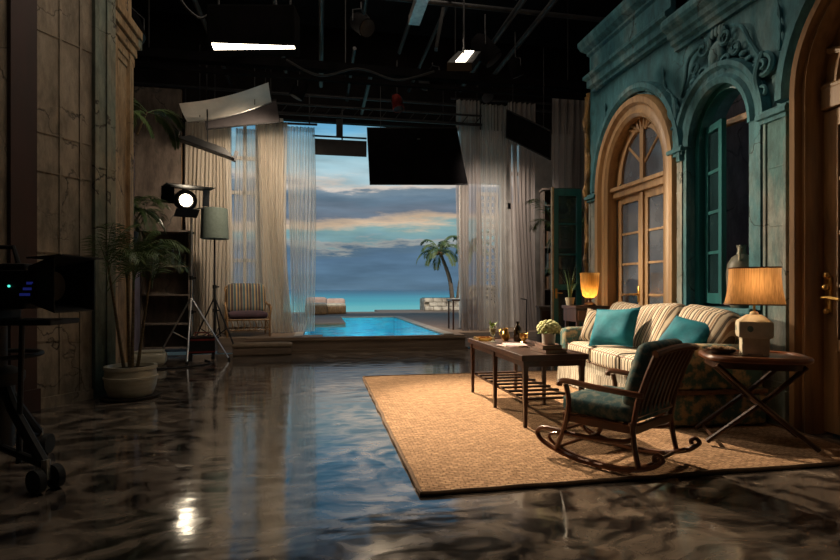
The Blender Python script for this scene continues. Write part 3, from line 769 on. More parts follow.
# ------------------------------------------------------------------ overhead grid
n = 1
def beam(b, m='pipe', sm=True):
    global n
    struct('beam_%d' % n, b, K[m], smooth=sm); n += 1
beam(B().bb(-5, 7, 8.42, 8.58, 4.55, 4.68).bb(-5, 7, 8.46, 8.54, 4.4, 4.46), 'blackcloth', False)
b = B().cyl((-1.0, 10.25, 4.42), (3.2, 10.25, 4.42), .03).cyl((-1.0, 10.25, 4.6), (3.2, 10.25, 4.6), .02)
for i in range(16): b.cyl((-1 + i * .27, 10.25, 4.42), (-.86 + i * .27, 10.25, 4.6), .01, n=6)
beam(b)
for x, z, w, y0, y1 in [(-.6, 5.0, .035, 2, 9.9), (.02, 4.85, .04, 2.6, 9.9), (.55, 5.0, .03, 8.6, 11), (.85, 4.75, .035, 8.7, 11), (.62, 5.1, .035, 2.5, 8.2), (1.25, 4.9, .03, 2.5, 8.4), (2.55, 4.8, .04, 2.6, 9.5), (3.1, 5.0, .04, 3, 9.8), (-1.7, 5.1, .035, 3, 10.8), (1.8, 5.2, .03, 3, 10.8)]:
    beam(B().cyl((x, y0, z), (x, y1, z), w))
for y, z, w in [(5.2, 5.2, .035), (6.3, 5.05, .03), (7.3, 5.15, .035), (9.3, 5.0, .03), (10.7, 4.95, .03), (4.3, 5.1, .03)]:
    beam(B().cyl((-5.5, y, z), (7.5, y, z), w))
# a wider bright steel channel running towards the sea
beam(B().bb(1.1, 1.24, 3.2, 6.6, 4.45, 4.5).bb(1.1, 1.115, 3.2, 6.6, 4.5, 4.56).bb(1.225, 1.24, 3.2, 6.6, 4.5, 4.56), 'steel', False)
for x, y in [(-2.5, 8.5), (.4, 8.5), (2.2, 8.5), (4.2, 8.5), (-.9, 10.25), (3.1, 10.25), (1.17, 6.4), (1.17, 4)]:
    beam(B().cyl((x, y, 4.5), (x, y, 6.6), .012, n=6), 'black')

# ------------------------------------------------------------------ rug
def rug():
    b = B(); x0, x1, y0, y1 = .53, 3.58, 2.78, 6.64; nx, ny = 40, 50
    def f(a, c):
        u = x0 + (x1 - x0) * a; v = y0 + (y1 - y0) * c
        k = .008 * noise.noise((u * 3, v * 3, 0))
        return Vector((u + (.012 * noise.noise((v * 4, 1, 0)) if a in (0, 1) else 0), v + (.012 * noise.noise((u * 4, 5, 0)) if c in (0, 1) else 0), .016 + .004 * noise.noise((u * 2, v * 2, 3))))
    b.grid(f, nx, ny)
    loop = [f(a, c) for a, c in [(i / 40, 0) for i in range(41)] + [(1, j / 50) for j in range(1, 51)] + [(1 - i / 40, 1) for i in range(1, 41)] + [(0, 1 - j / 50) for j in range(1, 50)]]
    lo = [Vector((p.x, p.y, .001)) for p in loop]
    for i in range(len(loop)):
        j = (i + 1) % len(loop); b.quad([loop[i], loop[j], lo[j], lo[i]])
    r = thing('rug', 'large tan woven jute rug under the coffee table, sofa and rocking chair', 'rug')
    obj('weave', b, rug_mat(), r)
    e = B(); e.tube([p + Vector((0, 0, -.003)) for p in loop], .013, 6, closed=True)
    obj('rug_binding', e, mat('dark_rug_binding', (.16, .09, .045), (.1, .055, .03), 30, .9), r)
rug()

# ------------------------------------------------------------------ sofa
def sofa():
    r = thing('sofa', 'long striped sofa with teal floral arms and a pleated skirt against the teal wall', 'sofa', (3.16, 4.79, .02), -4)
    L, Dp = 2.25, .85; y0, y1 = -L / 2, L / 2; xf, xb = -Dp / 2, Dp / 2; aw = .2
    b = B(); b.rbox((0.02, 0, .2), (Dp - .06, L - 2 * aw + .02, .26), .03, n=8)
    obj('seat_frame', b, K['stripe_skirt'], r)
    # skirt with soft pleats on the front
    sk = B()
    def f(a, c):
        y = y0 + aw * .1 + (L - aw * .2) * a; z = .01 + .22 * c
        return Vector((xf - .012 - .012 * (1 - c) - .008 * math.sin(y * 42) * (1 - c), y, z))
    sk.grid(f, 160, 4); obj('skirt', sk, K['stripe_skirt'], r)
    for k in range(3):
        w = (L - 2 * aw) / 3; yc = y0 + aw + w * (k + .5)
        c = B().rbox((-.06, yc, .39), (.7, w - .012, .18), .05, .02, 10)
        cu = obj('seat_cushion', c, K['stripe'], r)
        p = B(); hx, hy = .36, w / 2 - .008
        for z in (.318, .462):
            p.tube([(-.05 - hx + .012, yc - hy + .01, z), (-.05 - hx + .012, yc + hy - .01, z)], .007, 6)
        obj('piping', p, K['book'], cu)
    for sg, yy in ((-1, y0), (1, y1 - aw)):
        a = B().rbox((-.01, yy + aw / 2, .46), (Dp - .04, aw, .36), .05, .012, 8)
        arm = obj('armrest', a, K['floral'], r)
        # pleated lower panel, band between
        lw = B().rbox((0, yy + aw / 2, .135), (Dp, aw + .012, .25), .03, .006, 8)
        obj('arm_skirt', lw, K['floral'], arm)
        bd = B().rbox((0, yy + aw / 2, .275), (Dp + .012, aw + .024, .04), .012, 0, 4)
        obj('arm_band', bd, mat('brown_braid', (.2, .1, .05), (.1, .05, .03), 40, .8), arm)
    bk = B().rbox((xb - .1, 0, .5), (.2, L - .02, .72), .06, .01, 10)
    obj('back_frame', bk, K['floral'], r)
    for k, (yc, tz, w, hh) in enumerate([(-.7, 5, .64, .5), (0.0, -3, .7, .52), (.66, 4, .62, .5)]):
        M = Matrix.Translation((.17, yc, .68)) @ Matrix.Rotation(R(tz), 4, 'X') @ Matrix.Rotation(R(20), 4, 'Y')
        c = B().rbox((0, 0, 0), (.2, w, hh), .085, .035, 10)
        for v in c.bm.verts: v.co = M @ v.co
        obj('back_cushion', c, K['stripe_back'], r)
sofa()
def throw_pillow(label, c, w, h, t, mat_, lean, yaw, roll=0, piping=False):
    r = thing('throw_pillow', label, 'pillow', c, 0)
    # local: pillow face normal towards -x, leaned back
    M = Matrix.Rotation(R(yaw), 4, 'Z') @ Matrix.Rotation(R(lean), 4, 'Y') @ Matrix.Rotation(R(roll), 4, 'X') @ Matrix(((0, 0, -1, 0), (1, 0, 0, 0), (0, 1, 0, 0), (0, 0, 0, 1)))
    obj('cover', B().pillow(w, h, t, M), mat_, r)
    e = []
    for u, v in [(-1, -1), (1, -1), (1, 1), (-1, 1)]: e.append((u, v))
    pts = []
    for i in range(4):
        a_, b_ = e[i], e[(i + 1) % 4]
        for k in range(10):
            s = k / 10; u, v = a_[0] + (b_[0] - a_[0]) * s, a_[1] + (b_[1] - a_[1]) * s
            pin = 1 - .09 * (1 - abs(v) ** 2) * abs(u) ** 3; pin2 = 1 - .09 * (1 - abs(u) ** 2) * abs(v) ** 3
            pts.append(M @ Vector((u * w / 2 * pin, v * h / 2 * pin2, 0)))
    obj('piping', B().tube(pts, .006, 6, closed=True), mat_, r)
throw_pillow('large teal silk pillow leaning on the far half of the sofa', (2.99, 5.02, .715), .52, .42, .17, K['tealsilk'], 24, 22, -4)
throw_pillow('smaller teal silk pillow slumped on the near end of the sofa beside the table lamp', (3.08, 4.03, .69), .42, .38, .17, K['tealsilk'], 40, 28, 14)
throw_pillow('striped pillow propped against the far arm of the sofa', (3.1, 5.52, .68), .4, .38, .15, K['stripe_back'], 16, 30, 8)

# ------------------------------------------------------------------ coffee table
CT = (1.83, 4.68, .018)
def coffee_table():
    r = thing('coffee_table', 'long dark wood coffee table on tapered legs in front of the sofa', 'table', CT)
    hx, hy, H = .27, .76, .56
    b = B().bb(-hx, hx, -hy, hy, H - .03, H, .006)
    top = obj('tabletop', b, K['darkwood'], r, False)
    rim = B()
    for sx in (-1, 1): rim.bb(sx * hx - .012, sx * hx + .012, -hy - .01, hy + .01, H - .035, H + .012, .005)
    for sy in (-1, 1): rim.bb(-hx, hx, sy * hy - .012, sy * hy + .012, H - .035, H + .012, .005)
    rim.bb(-hx, hx, -.012, .012, H - .02, H + .004)
    obj('rim', rim, K['darkwood'], top, False)
    b = B()
    for sx in (-1, 1): b.bb(sx * (hx - .03) - .01, sx * (hx - .03) + .01, -hy + .04, hy - .04, H - .085, H - .03)
    for sy in (-1, 0, 1): b.bb(-hx + .04, hx - .04, sy * (hy - .03) - .01, sy * (hy - .03) + .01, H - .085, H - .03)
    obj('apron', b, K['darkwood'], r, False)
    for sx in (-1, 1):
        for y in (-hy + .03, -.0, hy - .03):
            l = B().box((sx * (hx - .03), y, .26), (.026, .026, .52), taper=1.5)
            l.box((sx * (hx - .03), y, .5), (.045, .045, .06))
            obj('leg', l, K['darkwood'], r, False)
    b = B()
    for i in range(9): b.bb(-hx + .04, hx - .04, -hy + .08 + i * .17, -hy + .12 + i * .17, .2, .215)
    for sx in (-1, 1): b.bb(sx * (hx - .05) - .01, sx * (hx - .05) + .01, -hy + .03, hy - .03, .185, .2)
    obj('lower_shelf', b, K['darkwood'], r, False)
coffee_table()
TZ = CT[2] + .561
def on_table(name, label, cat, x, y, z=0, rz=0, group=None): return thing(name, label, cat, (x, y, TZ + z), rz, group)
# cocktail glass
r = on_table('cocktail_glass', 'tall stemmed glass with green garnish on the far end of the coffee table', 'glass', 1.71, 5.1)
obj('bowl', B().lathe([(.002, 0), (.034, .002), (.034, .006), (.006, .012), (.005, .05), (.02, .07), (.034, .1), (.038, .16), (.036, .16), (.031, .1), (.016, .074), (.001, .07)], n=20), K['tumbler'], r)
obj('drink', B().lathe([(.001, .074), (.015, .076), (.03, .1), (.033, .135), (.001, .136)], n=18), mat('lime_drink', (.45, .5, .08), None, 8, .2), r)
g = B()
for k in range(9):
    a = k * 2.4; q = .02 + .02 * random.random(); g.quad([(0, 0, .14), (q * math.cos(a) - .012 * math.sin(a), q * math.sin(a) + .012 * math.cos(a), .17 + .02 * random.random()), (2 * q * math.cos(a), 2 * q * math.sin(a), .19 + .03 * random.random()), (q * math.cos(a) + .012 * math.sin(a), q * math.sin(a) - .012 * math.cos(a), .175)])
obj('garnish', g, K['leaf'], r)
r = on_table('bottle', 'dark brown glass bottle at the middle of the coffee table', 'bottle', 1.98, 5.12)
obj('body', B().lathe([(.04, 0), (.043, .01), (.043, .11), (.036, .135), (.015, .16), (.014, .2), (.001, .2)], n=20), K['bottle'], r)
obj('neck_ring', B().lathe([(.018, .185), (.018, .202), (.001, .203)], n=16), K['bottle'], r)
r = on_table('brass_jug', 'small brass jug with a loop handle beside the dark bottle', 'jug', 1.88, 5.2)
obj('body', B().lathe([(.025, 0), (.04, .02), (.045, .05), (.03, .09), (.022, .11), (.028, .13), (.024, .13), (.001, .1)], n=20), K['brass'], r)
obj('handle', B().tube(spline([(-.024, 0, .115), (-.06, 0, .11), (-.065, 0, .07), (-.04, 0, .035)], 6), .006, 8), K['brass'], r)
r = on_table('brass_cup', 'short brass cup with a flared rim between the bottle and the flower pot', 'cup', 1.97, 4.93)
obj('bowl', B().lathe([(.03, 0), (.032, .008), (.014, .02), (.016, .03), (.04, .05), (.042, .09), (.046, .095), (.038, .09), (.03, .05), (.001, .04)], n=20), K['brass'], r)
r = on_table('serving_tray', 'low dark wooden tray on the far end of the coffee table', 'tray', 1.68, 5.3)
obj('tray_base', B().bb(-.08, .08, -.09, .09, 0, .012, .004), K['midwood'], r, False)
b = B()
for s in (-1, 1): b.bb(s * .08 - .005, s * .08 + .005, -.09, .09, 0, .03).bb(-.08, .08, s * .09 - .005, s * .09 + .005, 0, .03)
obj('tray_rim', b, K['brass'], r, False)
for i, (x, y, z, rz, lb) in enumerate([(1.75, 4.66, 0, 8, 'pale pink magazine lying flat on the coffee table, lower of two'), (1.78, 4.68, .009, -12, 'pale magazine lying askew on top of another magazine')]):
    r = on_table('magazine', lb, 'magazine', x, y, z, rz, None)
    obj('cover', B().bb(-.1, .1, -.13, .13, .0065, .0085), mat('magazine_cover_%d' % i, (.5, .4, .48) if i else (.55, .3, .36), (.6, .5, .45), 7, .35), r, False)
    obj('pages', B().bb(-.098, .098, -.128, .128, 0, .0065), K['page'], r, False)
for i, (w, l, z, rz, lb) in enumerate([(.2, .27, 0, 5, 'brown hardback book under another book on the near end of the coffee table'), (.17, .24, .032, -8, 'smaller brown hardback book directly under the white flower pot')]):
    r = on_table('book', lb, 'book', 1.9, 4.2, z, rz)
    obj('cover', B().bb(-w / 2, w / 2, -l / 2, l / 2, 0, .004).bb(-w / 2, w / 2, -l / 2, l / 2, .027, .031).bb(-w / 2, -w / 2 + .004, -l / 2, l / 2, 0, .031), K['book'], r, False)
    obj('pages', B().bb(-w / 2 + .004, w / 2 - .006, -l / 2 + .006, l / 2 - .006, .004, .027), K['page'], r, False)
r = on_table('flower_pot', 'white ceramic pot of pale yellow hydrangea on two books on the coffee table', 'flower pot', 1.9, 4.2, .064); r.scale = (.88, .88, .88)
obj('pot', B().lathe([(.055, 0), (.06, .006), (.066, .1), (.07, .105), (.062, .105), (.056, .09), (.001, .088)], n=24), K['whiteceramic'], r)
f = B()
for k in range(70):
    z = 1 - 2 * (k + .5) / 70; a = k * 2.39996; q = math.sqrt(1 - z * z)
    if z < -.45: continue
    p = Vector((q * math.cos(a) * .095, q * math.sin(a) * .095, .15 + z * .07))
    f.ball(p, .02 + .005 * random.random(), 4, (1, 1, .8))
obj('flower_head', f, K['flower'], r)
f = B()
for k in range(8):
    a = k * PI / 4; c, s = math.cos(a), math.sin(a)
    f.quad([(.05 * c, .05 * s, .1), (.085 * c - .025 * s, .085 * s + .025 * c, .115), (.12 * c, .12 * s, .1), (.085 * c + .025 * s, .085 * s - .025 * c, .115)])
obj('leaves', f, K['leaf'], r)

# ------------------------------------------------------------------ rocking chair
def rocking_chair():
    r = thing('rocking_chair', 'dark bentwood rocking chair with teal damask cushions, seen from behind on the rug', 'chair', (1.87, 3.09, .022), 31)
    r.scale = (1.02, .87, .87); w = .25; m = K['midwood']
    for sx in (-1, 1):
        x = sx * w
        pts = [(x, -.43, .13), (x, -.36, .085), (x, -.2, .035), (x, 0, .02), (x, .2, .028), (x, .36, .06), (x, .46, .1), (x, .5, .15), (x, .46, .19), (x, .36, .2), (x, .22, .195), (x, .02, .2), (x, -.2, .225), (x, -.27, .27)]
        run = obj('rocker', B().tube(spline(pts, 6), .0175, 8), m, r)
        inner = [(x - sx * .045, -.38, .11), (x - sx * .045, -.2, .035), (x - sx * .045, .05, .022), (x - sx * .045, .25, .04), (x - sx * .045, .4, .085), (x - sx * .045, .42, .14), (x - sx * .045, .3, .17)]
        obj('inner_bend', B().tube(spline(inner, 6), .012, 8), m, run)
        obj('rear_curl', B().tube(spline([(x, -.43, .13), (x, -.455, .16), (x, -.43, .185), (x, -.4, .165), (x, -.405, .14)], 6), .016, 8), m, run)
        obj('front_leg', B().tube(spline([(x, .33, .06), (x * 1.02, .27, .2), (x * 1.08, .22, .34), (x * 1.14, .2, .46), (x * 1.16, .22, .56)], 5), [.018] * 8 + [.02] * 5 + [.018] * 8, 8), m, r)
        obj('rear_leg', B().tube([(x, -.3, .055), (x, -.27, .2), (x, -.25, .36)], .018, 8), m, r)
        obj('armrest', B().tube(spline([(x * 1.18, .27, .545), (x * 1.18, .26, .575), (x * 1.18, .2, .585), (x * 1.18, .0, .57), (x * 1.14, -.2, .56), (x * 1.02, -.33, .55)], 6), [.02, .022] + [.021] * 29, 8), m, r)
        obj('back_stile', B().tube([(x, -.25, .28), (x, -.29, .5), (x, -.36, .7), (x, -.42, .845)], .018, 8), m, r)
    b = B().bb(-w, w, -.27, -.235, .28, .335, .006).bb(-w, w, .245, .28, .3, .345, .006).bb(-w - .015, -w + .02, -.26, .27, .285, .34, .006).bb(w - .02, w + .015, -.26, .27, .285, .34, .006)
    for i in range(7): b.bb(-w, w, -.2 + i * .07, -.17 + i * .07, .325, .338)
    obj('seat_frame', b, m, r, False)
    for y, z in ((.32, .075), (-.3, .065)): obj('stretcher', B().cyl((-w, y, z), (w, y, z), .013, n=8), m, r)
    obj('stretcher', B().cyl((-w, .26, .22), (w, .26, .22), .013, n=8), m, r)
    obj('top_rail', B().tube(spline([(-w - .02, -.42, .83), (-w * .5, -.435, .85), (0, -.44, .855), (w * .5, -.435, .85), (w + .02, -.42, .83)], 5), .024, 8), m, r)
    obj('lower_rail', B().cyl((-w, -.265, .395), (w, -.265, .395), .016, n=8), m, r)
    for i in range(8):
        x = -w + (i + 1) * 2 * w / 9
        obj('back_slat', B().tube(spline([(x, -.265, .395), (x + .004, -.3, .53), (x - .003, -.36, .69), (x, -.43, .84)], 4), .0125, 6), m, r)
    obj('seat_cushion', B().rbox((0, .01, .41), (.5, .57, .13), .045, .015, 10), K['floral_chair'], r)
    M = Matrix.Translation((0, -.265, .665)) @ Matrix.Rotation(R(18), 4, 'X')
    c = B().rbox((0, 0, 0), (.47, .115, .46), .05, .02, 10)
    for v in c.bm.verts: v.co = M @ v.co
    obj('back_cushion', c, K['floral_chair'], r)
rocking_chair()

# ------------------------------------------------------------------ side table and table lamp
def side_table():
    r = thing('side_table', 'dark wooden side table with folding crossed legs beside the near end of the sofa', 'table', (3.04, 3.28, .018), -28)
    H = .615
    prof = []
    for i in range(40):
        a = 2 * PI * i / 40; c, s = math.cos(a), math.sin(a); e = .55
        prof.append((.315 * abs(c) ** e * (1 if c > 0 else -1),   .25 * abs(s) ** e * (1 if s > 0 else -1)))
    top = obj('tabletop', B().prism(prof, .025, Matrix.Translation((0, 0, H - .025))), K['darkwood'], r, True, 30)
    obj('rim', B().tube([(x, y, H - .008) for x, y in prof], .022, 8, closed=True), K['midwood'], top)
    obj('apron', B().prism([(x * .93, y * .93) for x, y in prof], .05, Matrix.Translation((0, 0, H - .075))), K['darkwood'], r, True, 30)
    for y in (-.19, .19):
        for sg in (-1, 1):
            obj('leg', B().tube([(sg * .27, y + sg * .012, H - .05), (sg * .03, y + sg * .012, .33), (-sg * .33, y + sg * .012, .02)], .017, 8), K['darkwood'], r)
    for sg in (-1, 1): obj('stretcher', B().cyl((sg * .29, -.19, .055), (sg * .29, .19, .055), .012, n=8), K['darkwood'], r)
    obj('pivot', B().cyl((0, -.21, .29), (0, .21, .29), .01, n=8), K['darkwood'], r)
side_table()
def table_lamp():
    r = thing('table_lamp', 'lit table lamp with square cream stoneware base and flared linen shade on the side table', 'lamp', (3.06, 3.29, .636), -36)
    b = B().box((0, 0, .075), (.17, .17, .12), bev=.012)
    for sx in (-1, 1):
        for sy in (-1, 1): b.box((sx * .065, sy * .065, .012), (.035, .035, .024), bev=.004)
    b.box((0, 0, .185), (.215, .215, .12), bev=.02).box((0, 0, .265), (.2, .2, .045), taper=.45, bev=.006)
    b.lathe([(.03, .28), (.028, .3), (.02, .31), (.001, .312)], n=14)
    obj('base', b, K['stoneware'], r, True, 35)
    for c_, s_ in (((-.035, -.107, .19), (1, .2, 1.1)), ((-.107, .03, .19), (.2, 1, 1.1))): obj('base_ornament', B().ball(c_, .02, 8, s_), mat('blue_green_glaze', (.2, .3, .26), None, 9, .3), r)
    obj('neck', B().cyl((0, 0, .305), (0, 0, .42), .008, n=8).cyl((0, 0, .39), (0, 0, .43), .016, n=10), K['brass'], r)
    s = B(); rows = []
    for k in range(13):
        t = k / 12; h = .183 - .028 * t - .008 * math.sin(PI * t); ring = []
        for i in range(48):
            a = 2 * PI * i / 48; c, q = math.cos(a), math.sin(a); e = .32
            ring.append(s.bm.verts.new((h * abs(c) ** e * (1 if c > 0 else -1), h * abs(q) ** e * (1 if q > 0 else -1) * .74, .36 + .262 * t)))
        rows.append(ring)
    for a_, b_ in zip(rows, rows[1:]):
        for i in range(48): s.face([a_[i], a_[(i + 1) % 48], b_[(i + 1) % 48], b_[i]])
    sh = obj('lamp_shade', s, K['lampshade'], r)
    for t, hh, z in ((0, .184, .361), (1, .156, .622)):
        pts = []
        for i in range(48):
            a = 2 * PI * i / 48; c, q = math.cos(a), math.sin(a); e = .32
            pts.append((hh * abs(c) ** e * (1 if c > 0 else -1), hh * abs(q) ** e * (1 if q > 0 else -1) * .74, z))
        obj('trim_cord', B().tube(pts, .005, 6, closed=True), K['book'], sh)
    obj('bulb', B().ball((0, 0, .47), .032, 10, (1, 1, 1.3)), emitter('warm_bulb', (1, .6, .25), 5), r)
    l = bpy.data.lights.new('table_lamp_light', 'POINT'); l.energy = 4.6; l.color = (1, .6, .26); l.shadow_soft_size = .04
    o = bpy.data.objects.new('table_lamp_light', l); col.objects.link(o); o.location = (3.06, 3.29, .636 + .5)
table_lamp()
r = thing('shell_basket', 'low dark wicker dish heaped with small shells beside the table lamp', 'dish', (2.9, 3.42, .636))
obj('dish', B().lathe([(.06, 0), (.085, .012), (.1, .035), (.104, .036), (.09, .012), (.001, .006)], n=20), K['darkwood'], r)
f = B()
for k in range(22): a = random.random() * 6.28; q = .075 * random.random() ** .5; f.ball((q * math.cos(a), q * math.sin(a), .028 + .015 * random.random()), .014 + .008 * random.random(), 5, (1.3, 1, .8))
obj('shells', f, mat('brown_shells', (.3, .2, .11), (.12, .07, .04), 25, .4), r)['kind'] = 'stuff'
# stoneware jug on the window ledge
r = thing('jug', 'tall grey stoneware jug with a narrow neck on the window ledge behind the lamp', 'jug', (3.72, 4.14, .942), 40)
obj('body', B().lathe([(.08, 0), (.095, .02), (.115, .16), (.122, .3), (.112, .39), (.08, .45), (.04, .48), (.034, .53), (.044, .56), (.034, .56), (.001, .5)], n=26), mat('grey_stoneware', (.2, .19, .145), (.1, .1, .085), 7, .35), r)
obj('handle', B().tube(spline([(-.034, 0, .54), (-.085, 0, .545), (-.11, 0, .5), (-.1, 0, .42)], 6), .011, 8), K['pot'], r)

# ------------------------------------------------------------------ plants
def frond(root, az, el, L, droop, nl=26, lw=.013, ll=.2, seedv=0, th=.006):
    """one pinnate frond: arching midrib with two rows of narrow leaflets"""
    rnd = random.Random(seedv); b = B()
    d = Vector((math.cos(az) * math.cos(el), math.sin(az) * math.cos(el), math.sin(el))); p = Vector(root); pts = [p.copy()]
    N = 16
    for i in range(N):
        d = (d + Vector((0, 0, -droop * (i / N) * .35))).normalized(); p = p + d * L / N; pts.append(p.copy())
    b.tube(pts, [th * (1 - .75 * i / N) for i in range(N + 1)], 5)
    side0 = Vector((-math.sin(az), math.cos(az), 0))
    for k in range(nl):
        t = .14 + .86 * (k + .5) / nl; i = min(int(t * N), N - 1); f = t * N - i
        q = pts[i].lerp(pts[i + 1], f); tg = (pts[i + 1] - pts[i]).normalized()
        l = ll * (math.sin(PI * min(1, .12 + .83 * t)) ** .7) * (.85 + .3 * rnd.random())
        for sg in (-1, 1):
            dd = (side0 * sg * .8 + tg * .75 + Vector((0, 0, -.12 - .25 * rnd.random()))).normalized()
            up = dd.cross(tg).normalized(); wv = dd.cross(up).normalized() * lw
            m = q + dd * l * .5; e = q + dd * l + Vector((0, 0, -l * .22))
            b.quad([q - wv * .4, m - wv, e, m + wv])
    return b
def palm(name, label, loc, pot, stems, nfr, H, L, m, stemr=.014, base_z=.3, spread=.05, ll=.2, lw=.012, seedv=1, group=None, el=(.5, 1.35), nl=26, azr=(-PI, PI), dr=(.8, .6)):
    rnd = random.Random(seedv); r = thing(name, label, 'palm', loc, 0, group)
    if pot: pot(r)
    for s in range(stems):
        a = 2 * PI * s / stems + .5; x, y = spread * math.cos(a), spread * math.sin(a); lean = .12 * rnd.random() + .04
        hs = H * (.75 + .35 * rnd.random()); top = (x + lean * math.cos(a) * 2, y + lean * math.sin(a) * 2, base_z + hs)
        obj('stem', B().tube(spline([(x, y, base_z - .02), (x + lean * math.cos(a), y + lean * math.sin(a), base_z + hs * .5), top], 6), [stemr * (1.3 - .6 * i / 12) for i in range(13)], 7), K['stem'], r)
        for k in range(nfr):
            az = azr[0] + (azr[1] - azr[0]) * rnd.random(); e = el[0] + (el[1] - el[0]) * (k + rnd.random()) / nfr
            rt = Vector(top) - Vector((0, 0, .5 * hs * rnd.random() ** 2 * .6))
            obj('frond', frond(rt, az, e, L * (.75 + .4 * rnd.random()), dr[0] + dr[1] * rnd.random(), nl, lw, ll, rnd.randint(0, 9999)), m, r)
    return r
def clay_pot(r):
    obj('pot', B().lathe([(.17, .02), (.2, .03), (.235, .12), (.245, .2), (.235, .29), (.245, .3), (.245, .33), (.215, .33), (.2, .29), (.001, .285)], n=32), K['pot'], r)
    obj('pot_band', B().lathe([(.237, .2), (.252, .205), (.252, .225), (.237, .23)], n=32), K['pot'], r)
    obj('saucer', B().lathe([(.25, 0), (.275, .012), (.28, .03), (.262, .022), (.001, .02)], n=32), K['soil'], r)
    obj('soil', B().lathe([(.205, .292), (.15, .3), (.001, .305)], n=20), K['soil'], r)
palm('potted_palm', 'tall feathery palm in a round cream glazed pot against the left set wall', (-1.9, 5.88, 0), clay_pot, 4, 7, 1.34, .54, K['frond'], spread=.06, ll=.2, lw=.0042, seedv=4, nl=26, el=(.5, 1.5), azr=(-1.9, 1.6), dr=(.3, .5))
def plinth_pot(r):
    obj('pot', B().lathe([(.14, 0), (.17, .15), (.2, .3), (.17, .3), (.001, .26)], n=20), K['black'], r)
rp = thing('plinth', 'tall pale plinth behind the left column carrying a bushy palm', 'plinth', (-2.78, 8.3, 0))
obj('shaft', B().bb(-.17, .17, -.17, .17, .1, 1.58, .01), K['lilac'], rp, False); obj('base', B().bb(-.2, .2, -.2, .2, 0, .1, .012), K['lilac'], rp, False); obj('cap', B().bb(-.21, .21, -.21, .21, 1.58, 1.64, .012), K['lilac'], rp, False)
palm('potted_palm', 'bushy palm in a black pot on the tall plinth behind the left column', (-2.78, 8.3, 1.64), plinth_pot, 4, 9, .35, .58, K['frond'], spread=.05, ll=.24, lw=.008, seedv=9, el=(-.1, 1.3), nl=22)
palm('potted_palm', 'dark palm behind the teal shutter door at the end of the facade', (3.86, 7.9, 0), plinth_pot, 3, 7, 2.1, .6, K['frond'], spread=.05, ll=.24, lw=.007, seedv=12, el=(.1, 1.4), nl=20)
palm('hanging_palm', 'spray of palm fronds high on the left column near the ceiling', (-2.32, 7.3, 3.1), None, 2, 5, .3, .6, K['frond'], base_z=.0, spread=.03, ll=.2, lw=.012, seedv=21, el=(.0, .9))

# seaside palms on a stone planter
def planter(name, label, x0, x1, y0, y1, z0, z1):
    r = thing(name, label, 'planter', ((x0 + x1) / 2, (y0 + y1) / 2, z0)); w, d, h = (x1 - x0) / 2, (y1 - y0) / 2, z1 - z0
    b = B(); rnd = random.Random(3); nx = 9
    for row in range(3):
        for i in range(nx):
            xx = -w + (i + .5 + (.5 if row % 2 else 0)) * 2 * w / nx
            if xx > w: continue
            b.box((xx, -d + .02, h * (row + .5) / 3), (2 * w / nx * .96, .18 + .05 * rnd.random(), h / 3 * .93), (0, 0, rnd.uniform(-3, 3)), bev=.03)
    b.bb(-w, w, -d + .05, d, 0, h * .95)
    obj('stones', b, K['rock'], r)
    obj('soil', B().bb(-w + .08, w - .08, -d + .12, d - .05, h * .95, h), K['soil'], r)
planter('stone_planter', 'low white stone planter by the sea under the two palm trees', 4.15, 7.4, 21.0, 22.0, DZ, .78)
def palm_tree(label, loc, H, lean, nfr, L, seedv):
    rnd = random.Random(seedv); r = thing('palm_tree', label, 'tree', loc)
    top = (lean[0], lean[1], H)
    pts = spline([(0, 0, 0), (lean[0] * .25, lean[1] * .3, H * .45), top], 10)
    obj('trunk', B().tube(pts, [.1 - .04 * i / 20 + .01 * (i % 2) for i in range(21)], 9), K['trunk'], r)
    for k in range(nfr):
        az = 2 * PI * k / nfr + .4 * rnd.random(); e = 1.15 - 1.35 * ((k * .618) % 1)
        obj('frond', frond(top, az, e, L * (.8 + .3 * rnd.random()), .95, 22, .022, .34, rnd.randint(0, 9999), .02), K['frond_sun'], r)
    c = B()
    for k in range(5): c.ball((lean[0] + .12 * math.cos(k * 1.3), lean[1] + .12 * math.sin(k * 1.3), H - .1), .08, 6)
    obj('coconuts', c, mat('coconut_husk', (.3, .16, .05), None, 6, .6), r)
palm_tree('full palm tree at the sea edge of the deck, left of two', (5.45, 21.55, .77), 1.95, (-.55, 0), 14, 1.25, 5)
palm_tree('palm tree partly behind the right sheer curtain, right of two', (5.72, 21.6, .77), 2.15, (.62, 0), 13, 1.2, 8)
# wicker daybeds by the sea
def daybed(label, loc, w, h):
    r = thing('daybed', label, 'daybed', loc)
    obj('wicker_base', B().rbox((0, 0, h * .3), (w, .6, h * .6), .05, 0, 6), K['rattan'], r)
    obj('back_cushion', B().rbox((0, .22, h * .78), (w * .95, .16, h * .55), .07, .02, 6), mat('pinkish_linen', (.5, .36, .3), (.35, .24, .2), 5, .9), r)
    obj('seat_cushion', B().rbox((0, -.05, h * .62), (w * .95, .5, .1), .04, .01, 6), K['stoneware'], r)
daybed('pale daybed at the far edge of the deck beside the left sheer curtain', (-.12, 18.4, DZ), .75, .55)
daybed('dark wicker daybed at the far edge of the deck, the one clear of the curtain', (.55, 18.9, DZ), .7, .5)

